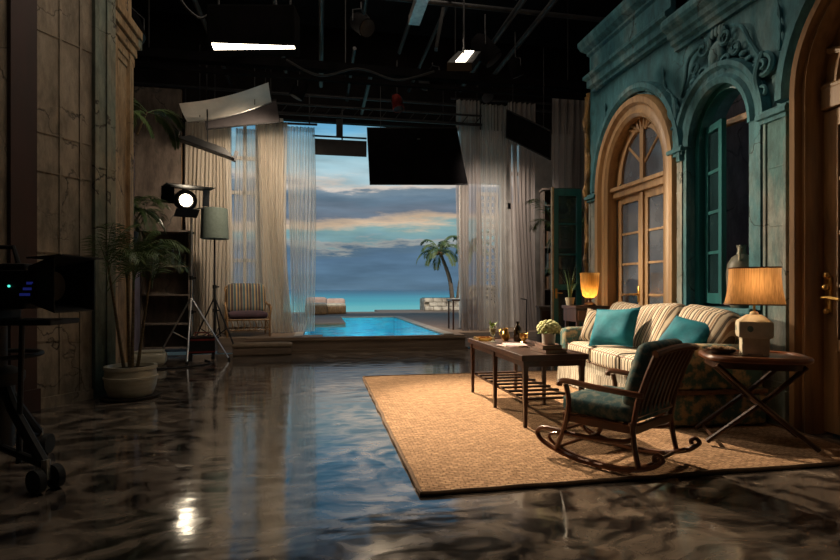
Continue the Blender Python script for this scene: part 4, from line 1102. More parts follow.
# ------------------------------------------------------------------ sheer curtains
def curtain(label, x0, x1, y, z0, z1, m, folds, amp=.05, sweep_x=0., flare=0., seedv=0, group='sheer curtains'):
    ph = seedv * 1.7; r = thing('curtain', label, 'curtain', ((x0 + x1) / 2, y, z0)); w = x1 - x0; h = z1 - z0
    def f(a, c):
        s = (a - .5) * w; lo = 1 - c
        k = amp * (math.sin(2 * PI * folds * a + ph + .6 * math.sin(3 * c + ph)) + .45 * math.sin(2 * PI * folds * 2.37 * a + 2 * ph))
        return Vector((s * (1 + flare * lo) + sweep_x * lo ** 2.5 + .03 * math.sin(5 * a + 4 * c + ph), k * (.75 + .4 * lo), c * h))
    obj('cloth', B().grid(f, int(folds * 14), 22), m, r)
    hd = B()
    def g(a, c):
        q = f(a, 1.0); return Vector((q.x, q.y * 1.0 - .004, h - .1 + .1 * c))
    hd.grid(g, int(folds * 14), 1); obj('heading_tape', hd, m, r)
curtain('warm sheer curtain over the left window, behind the lit studio lamp', -2.5, -1.68, 10.72, DZ + .01, 4.3, K['sheerL'], 13, .04, seedv=1)
curtain('thin sheer curtain over the mullioned window behind the rattan armchair', -1.66, -1.14, 10.98, DZ + .01, 4.3, K['sheerB'], 7, .035, seedv=2)
curtain('heavier sheer curtain sweeping onto the deck left of the pool opening', -1.18, -.64, 10.5, DZ + .01, 4.32, K['sheerL'], 9, .045, .2, -.12, seedv=3)
curtain('thin bluish sheer curtain hanging at the left edge of the sea opening', -.62, -.1, 10.72, DZ + .01, 4.32, K['sheerB'], 8, .035, 0.03, -.05, seedv=4)
curtain('grey sheer curtain at the right edge of the sea opening', 2.72, 3.25, 10.4, DZ + .01, 4.95, K['sheerR'], 6, .05, .05, -.1, seedv=5)
curtain('thin sheer curtain in front of the pierced lattice screen', 3.25, 3.85, 10.55, DZ + .01, 4.95, K['sheerB'], 5, .045, seedv=6)
curtain('long pale sheer curtain between the lattice screen and the bookcase', 3.8, 4.35, 10.35, DZ + .01, 4.95, K['sheerR'], 6, .06, .12, -.1, seedv=7)
curtain('lilac tinted sheer curtain high beside the teal shutter door', 4.6, 5.4, 9.9, 0.02, 4.95, K['sheerR'], 6, .06, 0, 0, seedv=8)
r = thing('curtain_rail', 'dark curtain rail above the right hand sheer curtains', 'curtain rail', (2.6, 10.4, 4.97))
obj('rail', B().cyl((0, 0, 0), (2.9, -.1, 0), .022), K['pipe'], r)
obj('bracket', B().cyl((.1, 0, 0), (.1, 0, .4), .012, n=6), K['pipe'], r); obj('bracket', B().cyl((2.7, -.1, 0), (2.7, -.1, .4), .012, n=6), K['pipe'], r)
r = thing('curtain_rail', 'dark curtain rail above the left hand sheer curtains', 'curtain rail', (-2.6, 10.7, 4.34))
obj('rail', B().cyl((0, 0, 0), (2.55, -.12, 0), .022), K['pipe'], r)
obj('bracket', B().cyl((.1, 0, 0), (.1, 0, .6), .012, n=6), K['pipe'], r); obj('bracket', B().cyl((2.4, -.12, 0), (2.4, -.12, .6), .012, n=6), K['pipe'], r)

# ------------------------------------------------------------------ seats and furniture at the back
def rattan_chair(label, loc, rz, cush):
    r = thing('rattan_armchair', label, 'armchair', loc, rz)          # faces -y locally
    m = K['rattan']; w = .36
    for sx in (-1, 1):
        obj('arm_hoop', B().tube(spline([(sx * w, -.32, .0), (sx * w, -.33, .3), (sx * (w + .02), -.3, .5), (sx * (w + .02), -.15, .56), (sx * (w + .02), .15, .56), (sx * w, .3, .6)], 6), .018, 8), m, r)
        obj('leg', B().tube([(sx * w, .36, 0), (sx * w, .3, .35), (sx * w * .96, .4, .85)], .018, 8), m, r)
        for y in (-.1, .1): obj('arm_spindle', B().cyl((sx * w, y, .3), (sx * (w + .02), y, .56), .009, n=6), m, r)
    b = B().tube([(-w, -.32, .3), (w, -.32, .3), (w, .32, .3), (-w, .32, .3)], .016, 8, closed=True).tube([(-w, -.32, .12), (w, -.32, .12), (w, .34, .12), (-w, .34, .12)], .012, 8, closed=True)
    for i in range(9): b.cyl((-w + .08 * (i + .5), -.32, .305), (-w + .08 * (i + .5), .32, .305), .008, n=6)
    for i in range(7): b.tube(spline([(-w + .1 * (i + .6), -.325, .29), (-w + .1 * (i + .9), -.325, .2), (-w + .1 * (i + .6), -.325, .12)], 5), .008, 6)
    obj('seat_frame', b, m, r)
    b = B().tube(spline([(-w, .4, .8), (-w * .9, .42, .9), (0, .43, .93), (w * .9, .42, .9), (w, .4, .8)], 6), .018, 8)
    for i in range(7): b.cyl((-w + .1 * (i + .6), .3, .32), (-w + .1 * (i + .6), .425, .91), .008, n=6)
    obj('back_frame', b, m, r)
    obj('seat_cushion', B().rbox((0, -.01, .38), (.66, .6, .12), .05, .015, 8), mat('plum_seat_cloth', (.07, .035, .05), (.04, .025, .035), 9, .9), r)
    c = B().rbox((0, 0, 0), (.66, .13, .55), .06, .03, 8); M = Matrix.Translation((0, .26, .68)) @ Matrix.Rotation(R(-16), 4, 'X')
    for v in c.bm.verts: v.co = M @ v.co
    obj('back_cushion', c, cush, r)
rattan_chair('rattan armchair with dark striped cushions on the deck left of the pool', (-1.3, 10.08, DZ), 12, K['stripe_chair'])
rattan_chair('rattan armchair with pale striped cushion behind the right sheer curtain', (3.75, 11.95, DZ), -20, K['stripe'])
r = thing('floor_cushion', 'low rounded stone block on the floor in front of the plinth palm', 'block', (-2.5, 8.35, 0), 10)
obj('block', B().rbox((0, 0, .1), (.55, .34, .2), .07, .01, 8), K['pot'], r); obj('lid', B().rbox((0, 0, .205), (.5, .3, .03), .014, 0, 4), K['pot'], r)
r = thing('storage_bench', 'low pale upholstered bench at the left front corner of the stage deck', 'bench', (-.95, 9.32, 0), 2)
obj('base', B().rbox((0, 0, .07), (.95, .24, .14), .03, 0, 6), K['deck'], r); obj('pad', B().rbox((0, 0, .17), (.97, .27, .07), .03, .008, 8), mat('tan_bench_cloth', (.3, .22, .15), (.2, .15, .1), 6, .9), r)
# shelf unit behind the light stand
def bookcase(label, loc, rz, w, d, h, shelves, m, seedv):
    r = thing('shelf_unit', label, 'shelf', loc, rz)
    obj('carcass', B().bb(-w / 2, -w / 2 + .03, -d / 2, d / 2, 0, h).bb(w / 2 - .03, w / 2, -d / 2, d / 2, 0, h).bb(-w / 2, w / 2, d / 2 - .02, d / 2, 0, h).bb(-w / 2 - .02, w / 2 + .02, -d / 2 - .02, d / 2, h, h + .04, .005), m, r, False)
    for z in shelves: obj('shelf_board', B().bb(-w / 2 + .03, w / 2 - .03, -d / 2, d / 2 - .02, z, z + .025), m, r, False)
    return r
bookcase('tall dark brown shelf unit of bottles behind the studio lamp stand', (-2.62, 9.9, 0), 5, .8, .32, 2.1, (.08, .5, 1.0, 1.5), K['brownflat'], 1)
bt = None
cols_ = [(.03, .05, .04), (.2, .16, .1), (.1, .03, .02), (.25, .25, .22), (.03, .04, .07)]
rnd = random.Random(5)
bm_ = [mat('shelf_bottle_%d' % i, c, None, 8, .2) for i, c in enumerate(cols_)]
ordn = ['first', 'second', 'third', 'fourth', 'fifth', 'sixth', 'seventh']
for i in range(7):
    x = -2.62 - .3 + i * .1; y = 9.86 + i * .008; hh = .2 + .1 * rnd.random(); q = .03
    r = thing('bottle', '%s bottle from the left on the upper shelf of the brown shelf unit' % ordn[i], 'bottle', (x, y, 1.526), 0, 'bottles on the brown shelf unit')
    obj('body', B().lathe([(q, 0), (q, hh * .6), (q * .4, hh * .75), (q * .38, hh), (.001, hh)], n=12), bm_[i % 5], r)
    obj('cap', B().lathe([(q * .45, hh), (q * .45, hh + .025), (.001, hh + .026)], n=10), K['black'], r)
# red rolling toolbox below the lamp stand
r = thing('equipment_case', 'small black equipment case with red trim under the lamp stand', 'case', (-1.86, 9.0, .0), 8)
obj('body', B().bb(-.2, .2, -.14, .14, .09, .36, .012), K['black'], r, False)
obj('trim', B().bb(-.205, .205, -.145, .145, .3, .325).bb(-.205, .205, -.145, .145, .11, .13), K['redpaint'], r, False)
obj('handle', B().tube([(-.1, 0, .36), (-.1, 0, .42), (.1, 0, .42), (.1, 0, .36)], .012, 8), K['redpaint'], r)
for sx in (-1, 1):
    for sy in (-1, 1): obj('wheel', B().cyl((sx * .17 - .02, sy * .1, .045), (sx * .17 + .02, sy * .1, .045), .045, n=14), K['rubber'], r)
# stage flats on the left
def flat(label, x0, x1, y, h, m, rz=0):
    r = thing('stage_flat', label, 'stage flat', ((x0 + x1) / 2, y, 0), rz); w = (x1 - x0) / 2
    obj('panel', B().bb(-w, w, 0, .03, 0, h), m, r, False)
    b = B()
    for x in (-w, w - .08): b.bb(x, x + .08, .03, .07, 0, h)
    for z in (0, h / 2, h - .08): b.bb(-w + .08, w - .08, .03, .07, z, z + .08)
    obj('batten_frame', b, K['gold_dark'], r, False)
flat('tall brown stage flat behind the shelf unit', -3.4, -2.58, 10.7, 4.9, K['brownflat'])
flat('pale lilac stage flat between the left column and the shelf unit', -3.75, -3.0, 9.4, 3.7, K['lilac'], 12)

# right background: lattice screen, bookcase, chest, teal shutter door, console
r = thing('lattice_screen', 'tall white pierced lattice screen with light showing through, behind the right curtains', 'screen', (3.58, 11.05, DZ))
w, h = .19, 2.95
obj('frame', B().bb(-w - .05, -w, -.03, .03, 0, h).bb(w, w + .05, -.03, .03, 0, h).bb(-w, w, -.03, .03, h - .08, h).bb(-w, w, -.03, .03, 0, .5), K['white'], r, False)
b = B()
for i in range(17):
    for j in range(3):
        c = (-w + .065 + j * .128, .55 + i * .142)
        b.tube([(c[0] + .058 * math.cos(t * PI / 4), 0, c[1] + .064 * math.sin(t * PI / 4)) for t in range(8)], .014, 5, closed=True)
for j in range(2): b.bb(-w + .129 + j * .128 - .01, -w + .129 + j * .128 + .01, -.012, .012, .5, h)
obj('lattice', b, K['white'], r)
r = thing('writing_table', 'small dark table behind the right sheer curtain near the armchair', 'table', (3.0, 10.95, DZ))
obj('tabletop', B().bb(-.3, .3, -.25, .25, .6, .635, .008), K['darkwood'], r, False)
for sx in (-1, 1):
    for sy in (-1, 1): obj('leg', B().cyl((sx * .26, sy * .2, 0), (sx * .26, sy * .2, .6), .018, n=8), K['darkwood'], r)
bookcase('narrow dark bookcase between the right curtain and the teal shutter door', (4.55, 9.55, 0), -12, .7, .3, 3.0, (.08, .6, 1.1, 1.5, 1.9, 2.35, 2.7), K['brownflat'], 3)
bk = [mat('spine_%d' % i, c, None, 12, .6) for i, c in enumerate([(.12, .1, .08), (.2, .12, .07), (.07, .1, .12), (.22, .2, .16)])]
for s, z in (('upper', 1.925), ('middle', 1.525), ('lower', 1.125)):
    x = -.3
    for i in range(6):
        t = .035 + .03 * rnd.random(); hh = .2 + .1 * rnd.random(); a = R(-12)
        px_, py_ = 4.55 + (x + t / 2) * math.cos(a) + .02 * math.sin(a), 9.55 + (x + t / 2) * math.sin(a) - .02 * math.cos(a)
        r = thing('book', 'book standing %s from the left on the %s shelf of the narrow bookcase' % (ordn[i], s), 'book', (px_, py_, z), -12, 'books in the narrow bookcase')
        obj('cover', B().bb(-t / 2, t / 2, -.09, .09, 0, hh, .003), bk[(i * 3 + len(s)) % 4], r, False)
        x += t + .004
r = thing('chest_of_drawers', 'dark wooden chest of drawers standing behind the coffee table by the teal shutter door', 'chest', (4.15, 8.9, 0), -14)
obj('carcass', B().bb(-.3, .3, -.2, .2, .08, .78, .006).bb(-.32, .32, -.22, .21, .78, .815, .008), K['brownflat'], r, False)
for i in range(3):
    d = obj('drawer', B().bb(-.27, .27, -.215, -.2, .11 + i * .22, .3 + i * .22, .006), K['darkwood'], r, False)
    obj('knob', B().ball((0, -.225, .205 + i * .22), .016, 8), K['brass'], d)
for sx in (-1, 1):
    for sy in (-1, 1): obj('foot', B().cyl((sx * .25, sy * .15, 0), (sx * .25, sy * .15, .08), .025, .03, n=8), K['darkwood'], r)
r = thing('shutter_door', 'open teal glazed door leaf with a gilded edge standing at the end of the facade', 'door', (3.3, 7.12, 0), -3)
b = B(); b.bb(0, .07, 0, .045, 0, 2.56).bb(.35, .42, 0, .045, 0, 2.56).bb(.07, .35, 0, .045, 2.46, 2.56).bb(.07, .35, 0, .045, 0, .5).bb(.07, .35, 0, .045, 1.1, 1.18)
for z in (1.6, 2.04): b.bb(.07, .35, .01, .035, z, z + .025)
obj('door_frame', b, K['teal_sash'], r, False)
obj('pane', B().bb(.07, .35, .02, .026, .5, 2.46), K['glass_dark'], r, False)
obj('gilt_edge', B().bb(-.025, 0, -.005, .05, 0, 2.58), mat('worn_gilt_edge', (.45, .33, .18), (.25, .17, .08), 8, .4, .3), r, False)
obj('door_handle', B().bb(.02, .05, -.012, 0, .98, 1.12, .004).tube([(.035, -.01, 1.06), (.035, -.05, 1.06), (.11, -.05, 1.055)], .008, 8), K['brass'], r)
r = thing('console_table', 'small dark console table behind the far end of the sofa carrying the amber lamp', 'table', (3.36, 6.3, .022), 0)
obj('tabletop', B().bb(-.24, .22, -.2, .2, .84, .88, .008), K['darkwood'], r, False)
obj('drawer', B().bb(-.2, .18, -.185, -.165, .7, .82, .006), K['midwood'], r, False)
obj('apron', B().bb(-.22, .2, -.165, .18, .68, .84), K['darkwood'], r, False)
for sx in (-.19, .17):
    for sy in (-.15, .15): obj('leg', B().box((sx, sy, .35), (.035, .035, .7)), K['darkwood'], r, False)
r = thing('amber_lamp', 'small lit lamp with ribbed amber glass shade on the console table', 'lamp', (3.36, 6.2, .903)); r.scale = (1, 1, 1.15)
obj('base', B().lathe([(.075, 0), (.08, .01), (.06, .025), (.022, .04), (.018, .06), (.04, .075), (.045, .085), (.001, .09)], n=20), K['darkwood'], r)
b = B(); nn = 40; rows = []
for q, z in [(.05, .085), (.082, .11), (.1, .17), (.11, .25), (.112, .33), (.118, .36)]:
    rows.append([b.bm.verts.new((q * (1 + .025 * (k % 2)) * math.cos(2 * PI * k / nn), q * (1 + .025 * (k % 2)) * math.sin(2 * PI * k / nn), z)) for k in range(nn)])
for p, q in zip(rows, rows[1:]):
    for k in range(nn): b.face([p[k], p[(k + 1) % nn], q[(k + 1) % nn], q[k]])
obj('glass_shade', b, K['amber'], r)
obj('bulb', B().ball((0, 0, .17), .03, 10), emitter('amber_bulb', (1, .6, .2), 8), r)
l = bpy.data.lights.new('amber_lamp_light', 'POINT'); l.energy = 3.5; l.color = (1, .6, .2); l.shadow_soft_size = .03
o = bpy.data.objects.new('amber_lamp_light', l); col.objects.link(o); o.location = (3.36, 6.2, 1.06)
r = thing('grass_plant', 'pot of tall grassy leaves beside the amber lamp in front of the teal door leaf', 'plant', (3.2, 6.42, .903))
obj('pot', B().lathe([(.045, 0), (.06, .08), (.065, .1), (.052, .1), (.001, .09)], n=16), K['pot'], r)
for k in range(16):
    a = rnd.random() * 6.28; l_ = .3 + .22 * rnd.random(); s = .04 + .1 * rnd.random()
    c, q = math.cos(a), math.sin(a); b = B()
    for j in range(5):
        t0, t1 = j / 5, (j + 1) / 5
        f = lambda t: Vector((c * s * t * t * 1.6 + .02 * c, q * s * t * t * 1.6 + .02 * q, .09 + l_ * t * (1 - .15 * t)))
        wv = lambda t: Vector((-q, c, 0)) * .009 * (1 - t * .95)
        b.quad([f(t0) - wv(t0), f(t0) + wv(t0), f(t1) + wv(t1), f(t1) - wv(t1)])
    obj('blade', b, K['frond'], r)
r = thing('microphone_stand', 'thin dark metal stand in front of the long pale sheer curtain', 'stand', (3.75, 9.25, 0))
obj('base', B().lathe([(.14, 0), (.14, .015), (.02, .03), (.001, .03)], n=18), K['black'], r); obj('pole', B().cyl((0, 0, .02), (0, 0, .92), .012, n=8), K['pipe'], r); obj('arm', B().tube([(0, 0, .92), (-.12, -.02, .94)], .01, 6), K['pipe'], r)

# ------------------------------------------------------------------ studio lamp on stand, left
def light_stand(name, label, loc, H, feet, rz=0, m='steel'):
    r = thing(name, label, 'stand', loc, rz)
    obj('column', B().cyl((0, 0, .25), (0, 0, H * .55), .022).cyl((0, 0, H * .5), (0, 0, H), .015), K[m], r)
    for z in (.28, .75, H * .55): obj('collar', B().cyl((0, 0, z - .03), (0, 0, z + .03), .034).cyl((.02, 0, z), (.075, 0, z), .012, n=8), K['black'], r)
    for fx, fy in feet:
        l = obj('leg', B().cyl((0, 0, .98), (fx, fy, .02), .014, n=8), K[m], r)
        obj('brace', B().cyl((0, 0, .28), (fx * .55, fy * .55, .45), .009, n=8), K[m], l)
        obj('foot', B().ball((fx, fy, .022), .022, 6), K['rubber'], l)
    return r
SL_ = (-2.02, 9.0, 0)
light_stand('light_stand', 'tall steel tripod stand holding the lit studio lamp', SL_, 2.35, [(-.45, -.25), (.62, -.28), (.08, -.62)])
def studio_light():
    r = thing('studio_light', 'blazing studio lamp with open black barn doors on the tall steel stand', 'lamp', (SL_[0], SL_[1], 2.36), 0)
    yaw = Matrix.Rotation(R(24), 4, 'Z') @ Matrix.Rotation(R(8), 4, 'X')          # lens looks along local -y, towards the rug
    def pt(b):
        for v in b.bm.verts: v.co = Matrix.Translation((-.1, 0, .17)) @ (yaw @ v.co)
        return b
    obj('yoke', B().tube([(0, 0, 0), (0, 0, .03)], .02, 8).tube([(-.2, 0, .2), (-.19, 0, .06), (0, 0, .02), (.19, 0, .06), (.2, 0, .2)], .012, 8), K['steel'], r)
    obj('housing', pt(B().lathe([(.001, -.2), (.1, -.2), (.14, -.14), (.16, .1), (.16, .16), (.13, .16)], n=24).box((0, 0, 0), (.001, .001, .001)) if False else B().tube([(0, .24, 0), (0, .14, 0), (0, -.08, 0), (0, -.1, 0)], [.08, .15, .17, .17], 20)), K['black'], r)
    obj('lens_rim', pt(B().tube([(.13 * math.cos(a * PI / 12), -.1, .13 * math.sin(a * PI / 12)) for a in range(24)], .04, 8, closed=True)), K['black'], r)
    obj('lens', pt(B().tube([(0, -.101, 0), (0, -.112, 0), (0, -.12, 0)], [.12, .105, .05], 20)), K['lampwhite'], r)
    for (c, sz, rot) in [((0, -.27, .2), (.7, .46, .006), (-6, 0, 0)), ((0, -.2, -.2), (.34, .22, .006), (-35, 0, 0)), ((-.28, -.2, .06), (.006, .26, .26), (0, 0, 35)), ((.28, -.2, .06), (.006, .26, .26), (0, 0, -35))]:
        obj('barn_door', pt(B().box(c, sz, rot)), K['black'], r, False)
studio_light()
# second tripod with a grey green drum shade
r = light_stand('tripod_lamp', 'black tripod floor lamp with a grey green drum shade behind the studio lamp', (-1.78, 9.62, 0), 2.1, [(-.4, -.15), (.42, -.3), (.05, .45)], 0, 'black')
r['category'] = 'lamp'
obj('lamp_shade', B().lathe([(.235, 1.98), (.215, 2.5), (.21, 2.5), (.23, 1.985)], n=32), K['greyshade'], r)
# camera on a wheeled pedestal, left edge
def camera_pedestal():
    r = thing('camera_pedestal', 'black wheeled camera pedestal standing at the left edge against the cream boards', 'camera dolly', (-1.88, 3.5, 0), -8)
    obj('column', B().cyl((0, 0, .18), (0, 0, .62), .11).cyl((0, 0, .6), (0, 0, .9), .075).lathe([(.15, .55), (.16, .58), (.16, .62), (.1, .65)], n=20), K['black'], r)
    obj('mount_plate', B().bb(-.25, .42, -.14, .14, .9, .93, .008).bb(-.1, .1, -.1, .1, .93, .99, .008), K['black'], r, False)
    obj('steering_ring', B().tube([(.24 * math.cos(a * PI / 12), .24 * math.sin(a * PI / 12), .72) for a in range(24)], .014, 8, closed=True), K['black'], r)
    for a in (-25, 95, 215):
        c, s = math.cos(R(a)), math.sin(R(a))
        l = obj('leg', B().tube([(.08 * c, .08 * s, .62), (.2 * c, .2 * s, .42), (.46 * c, .46 * s, .15)], [.028, .03, .03], 8).tube([(.05 * c, .05 * s, .2), (.46 * c, .46 * s, .14)], .022, 8), K['black'], r)
        for sg in (-1, 1):
            px_, py_ = .48 * c - sg * .05 * s, .48 * s + sg * .05 * c
            w = obj('wheel', B().cyl((px_ - .018 * s, py_ + .018 * c, .065), (px_ + .018 * s, py_ - .018 * c, .065), .065, n=20), K['rubber'], l)
        obj('caster_fork', B().cyl((.48 * c, .48 * s, .06), (.48 * c, .48 * s, .17), .022, n=8), K['steel'], l)
    obj('pan_bar', B().tube([(-.05, -.12, .95), (-.4, -.28, .86)], .014, 8), K['black'], r)
    obj('front_post', B().cyl((.22, -.1, .12), (.24, -.1, .92), .014, n=8), K['black'], r)
camera_pedestal()
def studio_camera():
    r = thing('studio_camera', 'black video camera with a wide square matte box mounted on the wheeled pedestal', 'camera', (-1.82, 3.52, .992), -12)   # looks along local +x
    obj('body', B().bb(-.45, .2, -.11, .11, .0, .26, .015).bb(-.3, .3, -.13, -.11, .03, .22, .008).bb(-.42, -.1, -.08, .08, .26, .3, .01), K['black'], r, False)
    obj('handle', B().tube([(-.3, 0, .29), (-.28, 0, .36), (.05, 0, .36), (.08, 0, .26)], .014, 8), K['black'], r)
    obj('lens', B().tube([(.2, 0, .13), (.24, 0, .13), (.25, 0, .13), (.3, 0, .13)], [.07, .07, .085, .085], 20), K['black'], r)
    b = B(); o_, i_ = [], []
    for x, hy, hz in ((.22, .1, .1), (.42, .17, .155)):
        o_.append([(x, -hy, .14 - hz), (x, hy, .14 - hz), (x, hy, .14 + hz), (x, -hy, .14 + hz)])
    for i in range(4): j = (i + 1) % 4; b.slab([o_[0][i], o_[0][j], o_[1][j], o_[1][i]], .006)
    b.slab([(.25, -.16, .285), (.47, -.19, .3), (.47, .19, .3), (.25, .16, .285)], .006)
    obj('matte_box', b, K['black'], r, False)
    obj('monitor', B().box((-.1, -.2, .17), (.2, .02, .14), (0, 0, -10)).cyl((-.1, -.12, .1), (-.1, -.2, .14), .01, n=6), K['black'], r, False)
    obj('screen', B().box((-.102, -.2115, .17), (.17, .002, .11), (0, 0, -10)), K['skin_screen'], r, False)
    obj('indicator', B().ball((.13, -.133, .13), .007, 6), K['ledgreen'], r)
    b = B()
    for i in range(3): b.bb(.19 + .02 * i, .25 + .008 * i, -.134, -.131, .075 + .032 * i, .09 + .032 * i)
    obj('display', b, K['ledblue'], r, False)
    k = B()
    for i in range(5): k.cyl((.27 + .02 * (i % 2), -.11, .2 - .03 * i), (.27 + .02 * (i % 2), -.137, .2 - .03 * i), .006, n=8)
    obj('knobs', k, K['pipe'], r)
studio_camera()

# ------------------------------------------------------------------ hung studio gear
def flag(label, pts, hang, t=.02, m='blackcloth'):
    c = sum((Vector(p) for p in pts), Vector()) / 4; r = thing('flag_panel', label, 'flag', tuple(c)); q = [Vector(p) - c for p in pts]
    obj('cloth', B().slab(q, t), K[m], r, False)
    f = B(); f.tube([(p * 1.0) for p in q], .014, 6, closed=True); obj('frame', f, K['black'], r)
    for i in (0, 1):
        p = q[i].lerp(q[1 - i], .15); obj('hanger', B().cyl(p, (p.x, p.y, hang - c.z), .006, n=6), K['pipe'], r)
    d = (q[0] + q[1]) / 2 * .6; obj('clip', B().box((d.x + .1, d.y - .02, d.z), (.05, .012, .012)), K['steel'], r, False)
flag('large black square flag hanging over the sea opening', [(.87, 9.95, 4.14), (2.52, 9.65, 4.14), (2.66, 9.37, 3.03), (.9, 9.68, 3.03)], 5.0)
flag('black flag hanging aslant in front of the right sheer curtains', [(3.12, 8.57, 4.16), (3.51, 7.68, 3.56), (3.51, 7.7, 3.12), (3.12, 8.6, 3.7)], 4.9)
K['greyflag'] = mat('charcoal_cloth', (.06, .053, .055), (.04, .036, .038), 3, .9, spec=.1)
flag('charcoal flag beneath the silver reflector at upper left', [(-1.95, 9.6, 4.12), (-.75, 9.55, 4.42), (-.68, 9.5, 4.02), (-1.9, 9.55, 3.84)], 5.0, .02, 'greyflag')
r = thing('valance_panel', 'narrow dark panel hanging at the top of the sea opening left of the black flag', 'panel', (.45, 11.0, 3.86))
obj('board', B().bb(-.55, .5, -.02, .02, 0, .32), mat('dark_brown_board', (.04, .035, .035), None, 5, .7), r, False); obj('hanger', B().cyl((-.0, 0, .32), (0, 0, 1.0), .015, n=6), K['pipe'], r); obj('hanger', B().bb(-.12, .0, -.03, .03, .38, .74), K['black'], r)
obj('bar', B().cyl((-.6, 0, .38), (.5, 0, .38), .02, n=8), K['pipe'], r)
r = thing('reflector_board', 'curved silver reflector sheet hanging tilted at upper left above a charcoal flag', 'reflector', (-1.45, 8.95, 4.1))
b = B()
b.grid(lambda a, c: Vector((-.68 + 1.32 * a, .3 + .1 * a - .55 * c, -.25 + .46 * a - .06 * math.sin(PI * a) + .12 * c * c)), 16, 8)
obj('sheet', b, K['reflector'], r)
obj('frame', B().tube([(-.68 + 1.32 * a / 12, .3 + .1 * a / 12, -.25 + .46 * a / 12 - .06 * math.sin(PI * a / 12)) for a in range(13)], .014, 6), K['steel'], r)
for x in (-.45, .4): obj('hanger', B().cyl((x, .1, -.08 + x * .3), (x, .1, .95), .007, n=6), K['pipe'], r)
def tube_light(label, p0, p1, w):
    c = (Vector(p0) + Vector(p1)) / 2; r = thing('tube_light', label, 'lamp', tuple(c)); d = Vector(p1) - Vector(p0); L = d.length; e = d.normalized()
    side = Vector((0, 0, 1)).cross(e).normalized(); up = e.cross(side); M = Matrix((e, side, up)).transposed()
    obj('housing', B().box((0, 0, 0), (L, w, .12), M, taper=.6, bev=.01), K['black'], r, False)
    obj('reflector', B().box(tuple(-up * .062), (L * .94, w * .8, .004), M), K['pipe'], r, False)
    for sg in (-1, 1): obj('end_bracket', B().box(tuple(e * L * .5 * sg), (.06, w * .5, .16), M), K['pipe'], r, False)
    obj('hanger', B().cyl(up * .05, (0, 0, 4.9 - c.z), .01, n=6), K['pipe'], r)
tube_light('unlit black tube light slanting beside the left window', (-2.2, 8.85, 3.52), (-1.35, 9.02, 3.27), .22)
r = thing('strip_light', 'black overhead fixture with a long white glowing strip', 'lamp', (-.75, 6.45, 3.86), -10.5)
obj('housing', B().bb(-.5, .5, -.16, .16, .035, .5, .02), K['blackcloth'], r, False)
obj('diffuser', B().slab([(-.44, -.165, .045), (.5, -.165, .012), (.5, -.12, .006), (-.44, -.09, .006)], .012), K['tube'], r, False)
for x in (-.42, .42): obj('hanger', B().cyl((x, 0, .5), (x, 0, 1.4), .012, n=6), K['pipe'], r)
r = thing('panel_light', 'small square white glowing panel light hanging from the grid right of centre', 'lamp', (1.74, 6.3, 3.95), -10)
obj('housing', B().slab([(-.22, -.2, -.14), (.08, -.2, -.14), (.22, .1, .13), (-.06, .1, .13)], -.1), K['black'], r, False)
obj('diffuser', B().slab([(-.12, -.19, -.13), (.0, -.19, -.13), (.13, .08, .12), (.02, .08, .12)], .01), K['tube'], r, False)
obj('hanger', B().cyl((0, 0, .05), (0, 0, 1.1), .012, n=6), K['pipe'], r); obj('side_arm', B().box((-.3, 0, .35), (.04, .1, .5), (0, 10, 0)), K['black'], r, False)
# fresnel heads hung along the grid
def can_light(label, loc, rz, tilt, s=1.0, m='black', hang=5.0):
    r = thing('hanging_spotlight', label, 'lamp', loc, rz, 'unlit lamps on the grid'); M = Matrix.Rotation(R(tilt), 4, 'X')
    b = B().tube([(0, .16 * s, 0), (0, .1 * s, 0), (0, -.14 * s, 0)], [.06 * s, .1 * s, .11 * s], 14)
    for v in b.bm.verts: v.co = M @ v.co
    obj('housing', b, K[m], r)
    g = B().tube([(0, -.141 * s, 0), (0, -.15 * s, 0)], [.1 * s, .07 * s], 14)
    for v in g.bm.verts: v.co = M @ v.co
    obj('lens', g, K['pipe'], r)
    obj('yoke', B().tube([(-.13 * s, 0, 0), (-.13 * s, 0, .12 * s), (0, 0, .18 * s), (.13 * s, 0, .12 * s), (.13 * s, 0, 0)], .008, 6).cyl((0, 0, .18 * s), (0, 0, max(hang - loc[2], .3)), .01, n=6), K['pipe'], r)
can_light('red enamel lamp hanging just left of the big black flag top', (1.29, 8.92, 4.28), 30, 70, .9, 'redpaint')
spots = [(-.55, 7.0, 4.55, 'black lamp above the reflector end of the grid'), (.55, 7.2, 4.7, 'black lamp left of the steel channel'), (2.3, 7.2, 4.5, 'black lamp right of the glowing panel light'),
         (2.9, 7.6, 4.45, 'black lamp on the grid nearest the facade cornice'), (-1.1, 5.2, 4.4, 'black lamp above the glowing strip fixture'), (.5, 5.4, 4.55, 'black lamp between the strip fixture and the steel channel'),
         (2.15, 5.6, 4.5, 'black lamp above and right of the glowing panel light'), (-.35, 9.6, 4.65, 'black lamp above the left curtain truss'), (1.9, 8.9, 4.7, 'black lamp above the black square flag'), (-1.2, 8.2, 4.75, 'black lamp above the silver reflector'), (3.0, 9.4, 4.75, 'black lamp above the right curtain corner'), (-2.4, 7.4, 4.5, 'black lamp near the top of the left column')]
for i, (x, y, z, lb) in enumerate(spots): can_light(lb, (x, y, z), 37 * i, 25 + 13 * (i % 4), .9 + .25 * (i % 3), 'blackcloth')
def ducting(label, pts, rr):
    r = thing('hanging_cable' if 'floor' not in label else 'cable', label, 'cable'); obj('cable', B().tube(spline(pts, 8), rr, 6), K['black'], r); return r
ducting('black cable drooping under the grid above the sea opening', [(-.5, 8.3, 4.6), (0, 8.3, 4.4), (.6, 8.3, 4.55), (1.2, 8.3, 4.42), (1.8, 8.3, 4.6)], .018)
